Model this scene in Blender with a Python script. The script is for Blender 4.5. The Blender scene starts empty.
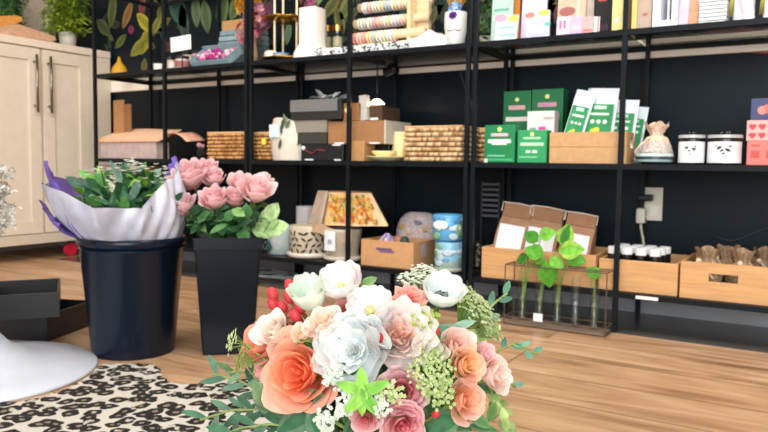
import bpy, math, random
from mathutils import Vector, Matrix, Quaternion
random.seed(7)
rnd = random.random
def U_(a, b): return a + (b - a) * random.random()
V = Vector
sc = bpy.context.scene
COL = sc.collection
# ------------------------------------------------------------------ camera
F = 709.166; PITCH = 0.07215; ROLL = 0.013635; YAW = -0.54825
CAM = V((3.08495, -2.28274, 0.52271))
fw = V((math.sin(YAW) * math.cos(PITCH), math.cos(YAW) * math.cos(PITCH), -math.sin(PITCH)))
_r = V((math.cos(YAW), -math.sin(YAW), 0)); _u = _r.cross(fw)
RT = _r * math.cos(ROLL) + _u * math.sin(ROLL)
UP = -_r * math.sin(ROLL) + _u * math.cos(ROLL)
cd = bpy.data.cameras.new('camera'); cam = bpy.data.objects.new('camera', cd); COL.objects.link(cam)
cd.sensor_width = 36; cd.lens = 36 * F / 768; cd.clip_start = 0.02
m3 = Matrix((RT, UP, -fw)).transposed()
cam.matrix_world = Matrix.Translation(CAM) @ m3.to_4x4()
cd.dof.use_dof = True; cd.dof.focus_distance = 0.80; cd.dof.aperture_fstop = 13
sc.camera = cam
# ------------------------------------------------------------------ light
sc.view_settings.view_transform = 'Standard'; sc.view_settings.look = 'None'
sc.view_settings.gamma = 1; sc.view_settings.use_curve_mapping = False
sc.view_settings.exposure = 0.45
w = bpy.data.worlds.new('daylight'); sc.world = w; w.use_nodes = True
bg = w.node_tree.nodes['Background']; bg.inputs[0].default_value = (0.86, 0.93, 1.0, 1); bg.inputs[1].default_value = 1.0
def area(name, loc, target, sx, sy, power, col):
    l = bpy.data.lights.new(name, 'AREA'); l.shape = 'RECTANGLE'; l.size = sx; l.size_y = sy; l.energy = power; l.color = col
    o = bpy.data.objects.new(name, l); COL.objects.link(o); o.location = loc
    o.rotation_euler = (V(target) - V(loc)).to_track_quat('-Z', 'Y').to_euler(); return o
area('shopfront_daylight', (4.4, -5.2, 1.7), (1.6, 0, 0.5), 3.6, 2.4, 150, (0.93, 0.97, 1.0))
area('ceiling_panel_light', (2.3, -1.3, 2.75), (2.2, -0.9, 0), 3.2, 1.2, 62, (1.0, 0.93, 0.84))
def spot(name, loc, target, power, col, ang, blend=0.6, size=0.08):
    l = bpy.data.lights.new(name, 'SPOT'); l.energy = power; l.color = col; l.spot_size = math.radians(ang); l.spot_blend = blend; l.shadow_soft_size = size
    o = bpy.data.objects.new(name, l); COL.objects.link(o); o.location = loc
    o.rotation_euler = (V(target) - V(loc)).to_track_quat('-Z', 'Y').to_euler(); return o
spot('added_warm_spot', (2.4, -2.6, 2.4), (0.2, 0.0, 0.8), 110, (1.0, 0.72, 0.45), 50)  # added lamp, replaces warm sunlight on the cabinet side; no such fixture seen

# ------------------------------------------------------------------ projection helpers (a pixel of the photo -> a point at a real depth)
def ray(x, y): return fw + RT * ((x - 384) / F) - UP * ((y - 216) / F)
def onY(x, y, Y): d = ray(x, y); return CAM + d * ((Y - CAM.y) / d.y)
def onX(x, y, X): d = ray(x, y); return CAM + d * ((X - CAM.x) / d.x)
def onZ(x, y, Z): d = ray(x, y); return CAM + d * ((Z - CAM.z) / d.z)
# ------------------------------------------------------------------ colour / materials
def hx(h):
    if not isinstance(h, str): return h
    h = h.lstrip('#'); c = [int(h[i:i + 2], 16) / 255 for i in (0, 2, 4)]
    return tuple(x / 12.92 if x <= .04045 else ((x + .055) / 1.055) ** 2.4 for x in c)
def mixc(a, b, t): a = hx(a); b = hx(b); return tuple(a[i] * (1 - t) + b[i] * t for i in range(3))
MATS = {}
def M(kind):
    if kind in MATS: return MATS[kind]
    cfg = dict(  # rough, metallic, noise scale, noise amount, bump, subsurface, transmission, coat
        matte=(.75, 0, 40, .06, .02, 0, 0), gloss=(.22, 0, 8, .03, 0, 0, 0), satin=(.42, 0, 20, .02, 0, 0, 0),
        black_plastic=(.24, 0, 6, .08, 0, 0, 0), wall_black=(.4, 0, 3, .12, 0, 0, 0), frame=(.4, 0, 30, .1, 0, 0, 0),
        paper=(.8, 0, 30, .08, .05, 0, 0), fabric=(.95, 0, 160, .22, .25, 0, 0), metal=(.25, 1, 30, .1, 0, 0, 0),
        gold=(.28, 1, 30, .12, .02, 0, 0), wood=(.55, 0, 0, 0, .04, 0, 0), petal=(.55, 0, 90, .05, .04, .17, 0),
        leaf=(.5, 0, 60, .2, .06, .05, 0), print=(.6, 0, 60, .06, 0, 0, 0), ceramic=(.3, 0, 15, .04, .02, 0, 0),
        card=(.85, 0, 50, .05, .005, 0, 0), wax=(.5, 0, 20, .05, .02, .2, 0), foil=(.3, 0, 20, .1, .1, 0, 0))[kind]
    m = bpy.data.materials.new(kind); m.use_nodes = True; nt = m.node_tree; N = nt.nodes; L = nt.links
    b = N['Principled BSDF']; at = N.new('ShaderNodeAttribute'); at.attribute_name = 'Col'
    tc = N.new('ShaderNodeTexCoord')
    b.inputs['Roughness'].default_value = cfg[0]; b.inputs['Metallic'].default_value = cfg[1]
    if kind in ('frame', 'wall_black', 'black_plastic'): b.inputs['Specular IOR Level'].default_value = .3 if kind == 'black_plastic' else .16
    if kind == 'leaf': b.inputs['Specular IOR Level'].default_value = .25
    if kind == 'wood':
        mp = N.new('ShaderNodeMapping'); mp.inputs['Scale'].default_value = (2.5, 18, 40)
        L.new(tc.outputs['Object'], mp.inputs[0]); ns = N.new('ShaderNodeTexNoise'); ns.inputs['Scale'].default_value = 2.2; ns.inputs['Detail'].default_value = 6; ns.inputs['Distortion'].default_value = .6
        L.new(mp.outputs[0], ns.inputs['Vector']); lo, hi = .84, 1.12
    else:
        ns = N.new('ShaderNodeTexNoise'); ns.inputs['Scale'].default_value = cfg[2]; ns.inputs['Detail'].default_value = 4
        L.new(tc.outputs['Object'], ns.inputs['Vector']); lo, hi = 1 - cfg[3] * 1.6, 1 + cfg[3] * 1.6
    mr = N.new('ShaderNodeMapRange'); mr.inputs[1].default_value = .3; mr.inputs[2].default_value = .7; mr.inputs[3].default_value = lo; mr.inputs[4].default_value = hi
    L.new(ns.outputs['Fac'], mr.inputs[0])
    mx = N.new('ShaderNodeVectorMath'); mx.operation = 'SCALE'; L.new(at.outputs['Color'], mx.inputs[0]); L.new(mr.outputs[0], mx.inputs['Scale'])
    L.new(mx.outputs[0], b.inputs['Base Color'])
    if cfg[4]:
        bp = N.new('ShaderNodeBump'); bp.inputs['Strength'].default_value = min(1, cfg[4] * 6); bp.inputs['Distance'].default_value = .002
        L.new(ns.outputs['Fac'], bp.inputs['Height']); L.new(bp.outputs[0], b.inputs['Normal'])
    if cfg[5]:
        tr = N.new('ShaderNodeBsdfTranslucent'); L.new(mx.outputs[0], tr.inputs[0]); ms = N.new('ShaderNodeMixShader')
        ms.inputs[0].default_value = cfg[5] * 2; L.new(b.outputs[0], ms.inputs[1]); L.new(tr.outputs[0], ms.inputs[2])
        L.new(ms.outputs[0], N['Material Output'].inputs[0])
    MATS[kind] = m; return m
def simple(name, col, rough=.5, **k):
    m = bpy.data.materials.new(name); m.use_nodes = True; b = m.node_tree.nodes['Principled BSDF']
    b.inputs['Base Color'].default_value = (*hx(col), 1); b.inputs['Roughness'].default_value = rough
    for kk, v in k.items(): b.inputs[kk].default_value = v
    return m
def thin_glass(name, tint, gl=.9):
    m = bpy.data.materials.new(name); m.use_nodes = True; nt = m.node_tree; N = nt.nodes; L = nt.links
    t = N.new('ShaderNodeBsdfTransparent'); t.inputs[0].default_value = (*hx(tint), 1)
    g = N.new('ShaderNodeBsdfGlossy'); g.inputs['Roughness'].default_value = .04; g.inputs[0].default_value = (1, 1, 1, 1)
    lw = N.new('ShaderNodeLayerWeight'); lw.inputs[0].default_value = .5; pw_ = N.new('ShaderNodeMath'); pw_.operation = 'POWER'; pw_.inputs[1].default_value = 4.5; L.new(lw.outputs['Facing'], pw_.inputs[0]); fr = N.new('ShaderNodeMath'); fr.operation = 'MULTIPLY_ADD'; fr.inputs[1].default_value = gl; fr.inputs[2].default_value = .03; L.new(pw_.outputs[0], fr.inputs[0])
    ns = N.new('ShaderNodeTexNoise'); ns.inputs['Scale'].default_value = 6
    ma = N.new('ShaderNodeMath'); ma.operation = 'MULTIPLY_ADD'; ma.inputs[1].default_value = .03; L.new(ns.outputs['Fac'], ma.inputs[0]); L.new(fr.outputs[0], ma.inputs[2])
    ms = N.new('ShaderNodeMixShader'); L.new(ma.outputs[0], ms.inputs[0]); L.new(t.outputs[0], ms.inputs[1]); L.new(g.outputs[0], ms.inputs[2])
    L.new(ms.outputs[0], N['Material Output'].inputs[0]); return m
MATS['glass'] = thin_glass('clear_glass', '#f6faf8', .7)
MATS['shelf_glass'] = thin_glass('smoked_shelf_glass', '#b9bdb8')
# ------------------------------------------------------------------ mesh builder
class MB:
    def __init__(s): s.v = []; s.f = []; s.c = []
    def add(s, vs, fs, col):
        o = len(s.v); s.v += [V(p) for p in vs]
        for i, f in enumerate(fs):
            s.f.append(tuple(o + k for k in f)); s.c.append(col[i] if isinstance(col, list) else hx(col))
        return s
    def box(s, x0, x1, y0, y1, z0, z1, col):
        return s.add([(x0, y0, z0), (x1, y0, z0), (x1, y1, z0), (x0, y1, z0), (x0, y0, z1), (x1, y0, z1), (x1, y1, z1), (x0, y1, z1)],
              [(0, 3, 2, 1), (4, 5, 6, 7), (0, 1, 5, 4), (1, 2, 6, 5), (2, 3, 7, 6), (3, 0, 4, 7)], col)
    def frus(s, w0, d0, w1, d1, z0, z1, col, cap=True):
        a = [(-w0/2, -d0/2, z0), (w0/2, -d0/2, z0), (w0/2, d0/2, z0), (-w0/2, d0/2, z0), (-w1/2, -d1/2, z1), (w1/2, -d1/2, z1), (w1/2, d1/2, z1), (-w1/2, d1/2, z1)]
        fs = [(0, 3, 2, 1), (0, 1, 5, 4), (1, 2, 6, 5), (2, 3, 7, 6), (3, 0, 4, 7)]
        if cap: fs.append((4, 5, 6, 7))
        return s.add(a, fs, col)
    def quad(s, a, b, c, d, col): return s.add([a, b, c, d], [(0, 1, 2, 3)], col)
    def grid(s, fn, nu, nv, cf, closeu=False):
        o = []; n = nu if closeu else nu + 1
        for j in range(nv + 1):
            for i in range(n): o.append(fn(i / nu, j / nv))
        fs = []; cs = []
        for j in range(nv):
            for i in range(nu):
                a = j * n + i; b = j * n + (i + 1) % n
                fs.append((a, b, b + n, a + n)); cs.append(hx(cf((i + .5) / nu, (j + .5) / nv)) if callable(cf) else hx(cf))
        return s.add(o, fs, cs)
    def lathe(s, prof, n, col, c=(0, 0, 0), capb=True, capt=False):
        c = V(c); o = []; K = len(prof)
        for r, z in prof:
            for i in range(n):
                a = 2 * math.pi * i / n; o.append(c + V((r * math.cos(a), r * math.sin(a), z)))
        fs = []; cs = []
        for j in range(K - 1):
            cc = hx(col(j, prof[j])) if callable(col) else hx(col)
            for i in range(n):
                k = (i + 1) % n; fs.append((j * n + i, j * n + k, (j + 1) * n + k, (j + 1) * n + i)); cs.append(cc)
        c0 = hx(col(0, prof[0])) if callable(col) else hx(col); c1 = hx(col(K - 2, prof[-1])) if callable(col) else hx(col)
        if capb: fs.append(tuple(range(n - 1, -1, -1))); cs.append(c0)
        if capt: fs.append(tuple((K - 1) * n + i for i in range(n))); cs.append(c1)
        return s.add(o, fs, cs)
    def tube(s, pts, r, n=6, col='#000000'):
        pts = [V(p) for p in pts]; K = len(pts); rs = r if isinstance(r, (list, tuple)) else [r] * K
        t = (pts[1] - pts[0]).normalized(); nx = t.orthogonal().normalized(); o = []
        for k in range(K):
            t = (pts[min(k + 1, K - 1)] - pts[max(k - 1, 0)])
            t = t.normalized() if t.length > 1e-9 else V((0, 0, 1))
            nx = (nx - t * nx.dot(t)); nx = nx.normalized() if nx.length > 1e-6 else t.orthogonal().normalized(); b = t.cross(nx)
            for i in range(n):
                a = 2 * math.pi * i / n; o.append(pts[k] + (nx * math.cos(a) + b * math.sin(a)) * rs[k])
        fs = [(j * n + i, j * n + (i + 1) % n, (j + 1) * n + (i + 1) % n, (j + 1) * n + i) for j in range(K - 1) for i in range(n)]
        fs += [tuple(range(n - 1, -1, -1)), tuple((K - 1) * n + i for i in range(n))]
        return s.add(o, fs, col)
    def ball(s, c, r, col, n=8, m=5, sc_=(1, 1, 1)):
        c = V(c); o = []
        for j in range(1, m):
            a = math.pi * j / m
            for i in range(n):
                b = 2 * math.pi * i / n; o.append(c + V((r * sc_[0] * math.sin(a) * math.cos(b), r * sc_[1] * math.sin(a) * math.sin(b), r * sc_[2] * math.cos(a))))
        o += [c + V((0, 0, r * sc_[2])), c - V((0, 0, r * sc_[2]))]; T = len(o) - 2
        fs = [(j * n + i, (j + 1) * n + i, (j + 1) * n + (i + 1) % n, j * n + (i + 1) % n) for j in range(m - 2) for i in range(n)]
        fs += [(T, i, (i + 1) % n) for i in range(n)] + [(T + 1, (m - 2) * n + (i + 1) % n, (m - 2) * n + i) for i in range(n)]
        return s.add(o, fs, col)
    def leaf(s, p, d, nrm, L, W, col, bend=.2, fold=.15, nu=4, nv=5, shape=.5, col2=None):
        p = V(p); d = V(d).normalized(); nrm = V(nrm); nrm = (nrm - d * nrm.dot(d)); nrm = nrm.normalized() if nrm.length > 1e-5 else d.orthogonal().normalized(); sd = d.cross(nrm)
        def fn(u, v):
            x = (u - .5) * 2; wd = W * .5 * (math.sin(math.pi * min(.999, max(.001, v ** (shape * 2 if shape > .5 else 1.0)))) ** .8 * (1 if shape >= .5 else (1 - v * .5) * 1.3))
            return p + d * (L * v) + sd * (x * wd) + nrm * (abs(x) * wd * fold - bend * L * v * v)
        cf = (lambda u, v: mixc(col, col2, .8 if abs(u - .5) > .3 else 0)) if col2 else col
        return s.grid(fn, nu, nv, cf)
    def xf(s, m, a=0):
        for i in range(a, len(s.v)): s.v[i] = m @ s.v[i]
        return s
def link(o, parent=None):
    COL.objects.link(o)
    if parent: o.parent = parent
    return o
def obj(name, mb, kind, parent=None, bevel=0, smooth=False, label=None, solid=0, sub=0):
    me = bpy.data.meshes.new(name)
    off = V((0, 0, 0))
    me.from_pydata([tuple(p) for p in mb.v], [], mb.f); me.update()
    ca = me.color_attributes.new('Col', 'FLOAT_COLOR', 'CORNER'); data = []
    for pi, pl in enumerate(me.polygons):
        c = mb.c[pi]; data += [c[0], c[1], c[2], 1.0] * pl.loop_total
    ca.data.foreach_set('color', data)
    if smooth: me.polygons.foreach_set('use_smooth', [True] * len(me.polygons))
    me.materials.append(M(kind) if isinstance(kind, str) else kind)
    o = bpy.data.objects.new(name, me); link(o, parent)
    if solid: md = o.modifiers.new('s', 'SOLIDIFY'); md.thickness = solid; md.offset = 0
    if bevel: md = o.modifiers.new('b', 'BEVEL'); md.width = bevel; md.segments = 2; md.limit_method = 'ANGLE'; md.angle_limit = math.radians(50)
    if sub: md = o.modifiers.new('u', 'SUBSURF'); md.levels = sub; md.render_levels = sub
    if label: o['label'] = label
    return o
def thing(name, label, cat, loc=(0, 0, 0), rz=0, group=None):
    o = bpy.data.objects.new(name, None); o.empty_display_size = .02; COL.objects.link(o)
    o.location = loc; o.rotation_euler = (0, 0, rz); o['label'] = label; o['category'] = cat
    if group: o['group'] = group
    return o
def tag(o, label, cat, group=None):
    o['label'] = label; o['category'] = cat
    if group: o['group'] = group
    return o
def struct(o): o['kind'] = 'structure'; return o
def dup(root, loc, rz, label=None):
    r = root.copy(); COL.objects.link(r); r.location = loc; r.rotation_euler = (0, 0, rz)
    if label: r['label'] = label
    for ch in list(root.children):
        c = ch.copy(); COL.objects.link(c); c.parent = r
        for g in list(ch.children):
            d = g.copy(); COL.objects.link(d); d.parent = c
    return r
def frame_m(p, z, roll=0):   # matrix whose local Z is z at p
    q = V(z).to_track_quat('Z', 'Y'); return Matrix.Translation(p) @ q.to_matrix().to_4x4() @ Matrix.Rotation(roll, 4, 'Z')

# ================================================================== SETTING
ZB, ZM, ZT = 0.1326, 0.536, 0.949
WY = 0.375
def mk_wood_floor():
    m = bpy.data.materials.new('oak_planks'); m.use_nodes = True; nt = m.node_tree; N = nt.nodes; L = nt.links; b = N['Principled BSDF']
    tc = N.new('ShaderNodeTexCoord')
    br = N.new('ShaderNodeTexBrick'); br.inputs['Scale'].default_value = 1.0; br.inputs['Brick Width'].default_value = 1.2; br.inputs['Row Height'].default_value = .19
    br.inputs['Mortar Size'].default_value = .0026; br.inputs['Mortar Smooth'].default_value = .3; br.offset = .37; br.inputs['Bias'].default_value = 0
    br.inputs['Color1'].default_value = (.0, 0, 0, 1); br.inputs['Color2'].default_value = (1, 1, 1, 1); br.inputs['Mortar'].default_value = (.5, .5, .5, 1)
    L.new(tc.outputs['Object'], br.inputs['Vector'])
    # grain
    mp = N.new('ShaderNodeMapping'); mp.inputs['Scale'].default_value = (1.0, 6.0, 1); L.new(tc.outputs['Object'], mp.inputs[0])
    addv = N.new('ShaderNodeVectorMath'); addv.operation = 'MULTIPLY_ADD'; addv.inputs[1].default_value = (7, 3, 0)
    L.new(br.outputs['Color'], addv.inputs[0]); L.new(mp.outputs[0], addv.inputs[2])
    n1 = N.new('ShaderNodeTexNoise'); n1.inputs['Scale'].default_value = 2.2; n1.inputs['Detail'].default_value = 8; n1.inputs['Distortion'].default_value = 1.2; L.new(addv.outputs[0], n1.inputs['Vector'])
    n2 = N.new('ShaderNodeTexNoise'); n2.inputs['Scale'].default_value = 14; n2.inputs['Detail'].default_value = 6; L.new(addv.outputs[0], n2.inputs['Vector'])
    cr = N.new('ShaderNodeValToRGB'); e = cr.color_ramp.elements
    e[0].position = .28; e[0].color = (*hx('#86644a'), 1); e[1].position = .70; e[1].color = (*hx('#cfae90'), 1)
    x = cr.color_ramp.elements.new(.42); x.color = (*hx('#b08b6a'), 1); x = cr.color_ramp.elements.new(.54); x.color = (*hx('#bf9b78'), 1)
    L.new(n1.outputs['Fac'], cr.inputs[0])
    mr = N.new('ShaderNodeMapRange'); mr.inputs[1].default_value = .3; mr.inputs[2].default_value = .7; mr.inputs[3].default_value = .93; mr.inputs[4].default_value = 1.05; L.new(n2.outputs['Fac'], mr.inputs[0])
    sep = N.new('ShaderNodeSeparateColor'); L.new(br.outputs['Color'], sep.inputs[0])
    mr2 = N.new('ShaderNodeMapRange'); mr2.inputs[3].default_value = .84; mr2.inputs[4].default_value = 1.12; L.new(sep.outputs[0], mr2.inputs[0])
    mu = N.new('ShaderNodeMath'); mu.operation = 'MULTIPLY'; L.new(mr.outputs[0], mu.inputs[0]); L.new(mr2.outputs[0], mu.inputs[1])
    mt = N.new('ShaderNodeMapRange'); mt.inputs[3].default_value = 1; mt.inputs[4].default_value = .4; L.new(br.outputs['Fac'], mt.inputs[0])
    mu2 = N.new('ShaderNodeMath'); mu2.operation = 'MULTIPLY'; L.new(mu.outputs[0], mu2.inputs[0]); L.new(mt.outputs[0], mu2.inputs[1])
    sv = N.new('ShaderNodeVectorMath'); sv.operation = 'SCALE'; L.new(cr.outputs[0], sv.inputs[0]); L.new(mu2.outputs[0], sv.inputs['Scale'])
    L.new(sv.outputs[0], b.inputs['Base Color']); b.inputs['Roughness'].default_value = .34
    bp = N.new('ShaderNodeBump'); bp.inputs['Strength'].default_value = .15; bp.inputs['Distance'].default_value = .002; L.new(n2.outputs['Fac'], bp.inputs['Height']); L.new(bp.outputs[0], b.inputs['Normal'])
    return m
struct(obj('floor', MB().box(-.87, 6.4, -6, WY + .02, -.06, 0, '#ffffff'), mk_wood_floor()))
RAIL0, RAIL1 = .910, .975
struct(obj('wall_back', MB().box(-.87, 6.4, WY, WY + .12, 0, 2.9, '#0b171e'), 'wall_black'))
struct(obj('wall_left', MB().box(-.97, -.87, -6, WY + .12, 0, 2.9, '#b8ada0'), 'matte'))
struct(obj('wall_right', MB().box(6.4, 6.5, -6, WY + .12, 0, 2.9, '#cfc9bf'), 'matte'))
struct(obj('ceiling', MB().box(-.97, 6.5, -6, WY + .12, 2.9, 3.0, '#e8e4dc'), 'matte'))
struct(obj('trim_1', MB().box(-.86, 6.39, WY - .014, WY - .0005, RAIL0, RAIL1, '#fbf3e8'), 'satin', bevel=.003))
struct(obj('baseboard_back', MB().box(-.86, 6.39, WY - .014, WY - .0005, 0, .06, '#9a9a9c'), 'satin', bevel=.003))
struct(obj('dark_floor_strip', MB().box(-.33, 6.39, -.006, WY - .016, 0, .0025, '#55524e'), 'gloss'))  # thin dark grey strip that darkens the floor below the shelving
# printed wallpaper: dark tropical leaves over the chair rail
wp = MB()
for (px, py, ln, an, wd, c, c2) in [(112, 12, 30, 80, 12, '#4e5a2c', '#6f7a3c'), (104, 28, 22, 140, 12, '#3f4c2a', '#5b6b3a'), (127, 16, 26, 60, 10, '#8a5a34', '#a88a44'), (142, 8, 16, 85, 9, '#7c2f34', '#a0474a'),
      (131, 30, 8, 80, 8, '#7a2c4c', '#a23a60'), (120, 42, 18, 35, 8, '#55602c', '#7f8a3a'), (145, 42, 26, 60, 14, '#8a8a24', '#b5a838'), (138, 48, 26, 30, 12, '#7d8128', '#a3a332'), (156, 26, 20, 55, 9, '#84803c', '#a8a14a'),
      (160, 12, 16, 70, 8, '#5d6632', '#8e9440'), (178, 10, 40, 120, 20, '#1f4a3c', '#2f6a54'), (184, 25, 34, 100, 14, '#1e4438', '#335e4c'), (196, 12, 30, 95, 12, '#4d6a48', '#6b8660'), (206, 18, 30, 100, 14, '#44603c', '#688054'),
      (222, 12, 34, 80, 16, '#3e5a36', '#6d8450'), (236, 6, 30, 60, 16, '#4a6238', '#70824a'), (243, 30, 22, 110, 12, '#3e5434', '#5f7344'), (288, 34, 22, 80, 8, '#5c7c5c', '#88a383'), (268, 12, 20, 70, 10, '#5c2f44', '#7c4560'),
      (346, 8, 26, 60, 14, '#5d6630', '#8a8f44'), (340, 22, 26, 110, 12, '#525a2a', '#7a7f3c'), (330, 8, 30, 45, 12, '#4c5428', '#767a38'), (322, 24, 22, 90, 9, '#46502a', '#6c7236'), (430, 20, 24, 60, 10, '#4b4a2c', '#7a7440'),
      (485, 20, 26, 90, 14, '#2f4a2c', '#4b6a3c'), (560, 12, 24, 70, 12, '#5c3038', '#7c4450'), (610, 10, 22, 100, 12, '#3a2428', '#5c2c34'), (590, 18, 26, 60, 12, '#33402c', '#4c5c3a')]:
    P = onY(px, py, WY - .0015); k = (P - CAM).length / F; a = math.radians(an)
    d = V((math.cos(a), 0, math.sin(a))); wp.leaf(P - d * ln * k * .5, d, (0, -1, 0), ln * k * 1.1, wd * k * 1.0, mixc(c, '#0a0c0c', .3), 0, 0, 4, 6, .5, mixc(c2, '#101410', .35))
for i in range(120):
    px, py = U_(100, 620), U_(-15, 62); P = onY(px, py, WY - .001)
    if P.z < .99: continue
    a = U_(0, 6.28); d = V((math.cos(a), 0, math.sin(a))); c = random.choice([('#2c3420', '#414c2a'), ('#16342c', '#224a3c'), ('#3c2422', '#5a3430'), ('#4a4a20', '#6a6a30'), ('#20261c', '#2f3826')])
    wp.leaf(P, d, (0, -1, 0), U_(.06, .13), U_(.025, .05), c[0], 0, 0, 4, 6, .5, c[1])
for i in range(150):
    X = U_(-.5, 6); Z = U_(1.0, 2.7)
    if X < 2.7 and Z < 1.3: continue
    a = U_(0, 6.28); d = V((math.cos(a), 0, math.sin(a))); c = random.choice([('#4e5a2c', '#6f7a3c'), ('#1f4a3c', '#2f6a54'), ('#7c2f34', '#a0474a'), ('#8a8a24', '#b5a838')])
    wp.leaf((X, WY - .0015 - rnd() * .0005, Z), d, (0, -1, 0), U_(.12, .3), U_(.05, .1), c[0], 0, 0, 4, 6, .5, c[1])
o = obj('trim_2', wp, 'print'); struct(o)
# wall outlet with plugs
A = onY(641, 187, WY); B = onY(663, 221, WY); oc = V(((A.x + B.x) / 2, WY, (A.z + B.z) / 2)); ow = .074; oh = abs(A.z - B.z)
t = thing('wall_outlet', 'ivory wall outlet with a white and a black plug, on the black wall', 'outlet', (oc.x, WY, oc.z))
obj('cover_plate', MB().box(-ow/2, ow/2, -.008, 0, -oh/2, oh/2, '#d8d2bf'), 'satin', t, .003)
obj('socket', MB().box(-.004, .024, -.011, -.008, -oh*.36, -.006, '#e6e1d0'), 'satin', t, .001)
t2 = thing('black_plug', 'small black plug with thin black wire in the ivory outlet', 'plug', (oc.x - .012, WY - .0085, oc.z + .022))
obj('plug_body', MB().box(-.03, .02, -.034, 0, -.011, .012, '#15161a'), 'black_plastic', t2, .004)
obj('wire', MB().tube([(-.024, -.03, -.008), (-.022, -.032, -.035), (-.012, -.034, -.06), (.006, -.03, -.082), (.0, -.032, -.11), (-.03, -.03, -.2)], .0018, 6, '#15161a'), 'black_plastic', t2)
t3 = thing('white_plug', 'chunky white plug with grey cord below the black plug', 'plug', (oc.x - .026, WY - .0085, oc.z - .038))
obj('plug_body', MB().box(-.018, .014, -.045, 0, -.032, .024, '#cfcbbd'), 'satin', t3, .008)
obj('cord', MB().tube([(-.002, -.028, -.03), (.0, -.03, -.05), (.006, -.03, -.075), (.012, -.03, -.11), (.012, -.03, -.2)], .0048, 8, '#c2beb0'), 'satin', t3, smooth=True)
P = [onY(x, y, WY - .006) for x, y in [(713, 236), (722, 239), (732, 241), (742, 238), (756, 232), (775, 226), (800, 222)]]
tag(obj('wall_cable', MB().tube(P, .0025, 6, '#3a3d40'), 'black_plastic', smooth=True), 'thin grey cable sagging along the black wall at the far right', 'cable')
P = [onY(x, y, WY - .006) for x, y in [(465, 20), (465, 45), (462, 62), (461, 75), (466, 90), (472, 104), (474, 130), (474, 150)]]
tag(obj('hanging_cord', MB().tube(P, .0022, 6, '#50504e'), 'black_plastic', smooth=True), 'thin cord hanging down the wall behind the paired shelf posts', 'cord')

# ================================================================== SHELVING
S_ = .5; G_ = .0273
def unit(ix, label, glass_levels):
    x0 = ix * (2 * S_ + G_); D = .345
    t = thing('shelving_unit', label, 'shelving unit', (x0, 0, 0), 0, None)
    c = '#10151a'; pw = .0075
    for i in range(3):
        for y in (0, D):
            w_ = pw if i != 1 or y > 0 else .008
            obj('post', MB().box(i*S_ - w_, i*S_ + w_, y - pw, y + pw, .003, 1.78, c), 'frame', t, .001)
    for z in (ZB, ZM, ZT, 1.36, 1.76):
        f = MB(); h = .018
        for (a, b) in ((0, S_), (S_, 2*S_)):
            f.box(a + pw, b - pw, -.007, .007, z - h, z - .0005, c); f.box(a + pw, b - pw, D - .007, D + .007, z - h, z - .0005, c)
        for i in (0, 2): f.box(i*S_ - .007, i*S_ + .007, pw, D - pw, z - h, z - .0005, c)
        obj('shelf_frame', f, 'frame', t)
        if z > 1: continue
        if z in glass_levels:
            for (a, b) in ((0, S_), (S_, 2*S_)): obj('glass_shelf', MB().box(a + .009, b - .009, .0085, D - .0085, z - .006, z - .001, c), 'shelf_glass', t, label='clear glass shelf pane')
        else:
            for (a, b) in ((0, S_), (S_, 2*S_)): obj('shelf_board', MB().box(a + .009, b - .009, .0085, D - .0085, z - .014, z - .001, '#191b1e'), 'black_plastic', t)
    return t
unit(0, 'black metal shelving unit nearest the white cabinet, at the left', (ZT,))
unit(1, 'black metal shelving unit in the middle, holding baskets and plant pots', ())
unit(2, 'black metal shelving unit at the right, holding green boxes and wooden crates', (ZT,))
# ---- helpers for goods on shelves
def place(px0, px1, pyt, Y, z):
    yb = 160
    a = onY(px0, yb, Y); b = onY(px1, yb, Y)
    for _ in range(3):
        m_ = V(((a.x + b.x) / 2, Y, z)); rel = m_ - CAM; zz = rel.dot(fw); yb = 216 - F * rel.dot(UP) / zz
        a = onY(px0, yb, Y); b = onY(px1, yb, Y)
    tp = onY((px0 + px1) / 2, pyt, Y)
    return (a.x + b.x) / 2, abs(b.x - a.x), tp.z - z
def bx_thing(name, label, cat, px0, px1, pyt, Y, z, depth, col, kind='card', rz=0, group=None, bevel=.002, prints=None, part='carton', lidc=None):
    X, W, H = place(px0, px1, pyt, Y, z)
    t = thing(name, label, cat, (X, Y, z), rz, group)
    obj(part, MB().box(-W/2, W/2, 0, depth, 0, H, col), kind, t, bevel)
    if prints:
        p = MB()
        for (a, b, c, d, cc) in prints:
            if .41 < a < .43 and .57 < b < .59: p.ball((0, 0, (c + d)/2*H), W*.075, cc, 12, 4, (1, .06, 1)); continue
            p.box(-W/2 + a*W, -W/2 + b*W, -.0006, .0002, c*H, d*H, cc)
        obj('printed_front', p, 'print', t)
    return t, X, W, H

# ---- crates
def crate(label, X, Y, Z, W, D, H, slot=False, col='#cb9a66', board=.009):
    t = thing('wooden_crate', label, 'crate', (X, Y, Z), 0)
    f = MB()
    if slot:
        a, b, c, d = .27, .54, .50, .72
        sx = [-W/2, -W/2 + a*W, -W/2 + b*W, W/2]; f.box(sx[0], sx[3], 0, board, 0, H*c, col); f.box(sx[0], sx[3], 0, board, H*d, H, col)
        f.box(sx[0], sx[1], 0, board, H*c, H*d, col); f.box(sx[2], sx[3], 0, board, H*c, H*d, col)
    else: f.box(-W/2, W/2, 0, board, 0, H, col)
    obj('front_panel', f, 'wood', t, 0 if slot else .0015)
    obj('back_panel', MB().box(-W/2, W/2, D - board, D, 0, H, col), 'wood', t, .0015)
    for sx in (-1, 1):
        a = sx * (W/2 - board/2); obj('side_panel', MB().box(a - board/2, a + board/2, board, D - board, 0, H, col), 'wood', t, .001)
    obj('base_board', MB().box(-W/2 + board, W/2 - board, board, D - board, .004, .012, '#a87850'), 'wood', t)
    return t
X1, W1, H1 = place(481, 595, 251, .015, ZB); crate('wooden crate holding the kraft bags with white labels', X1, .015, ZB, W1, .27, H1)
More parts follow.
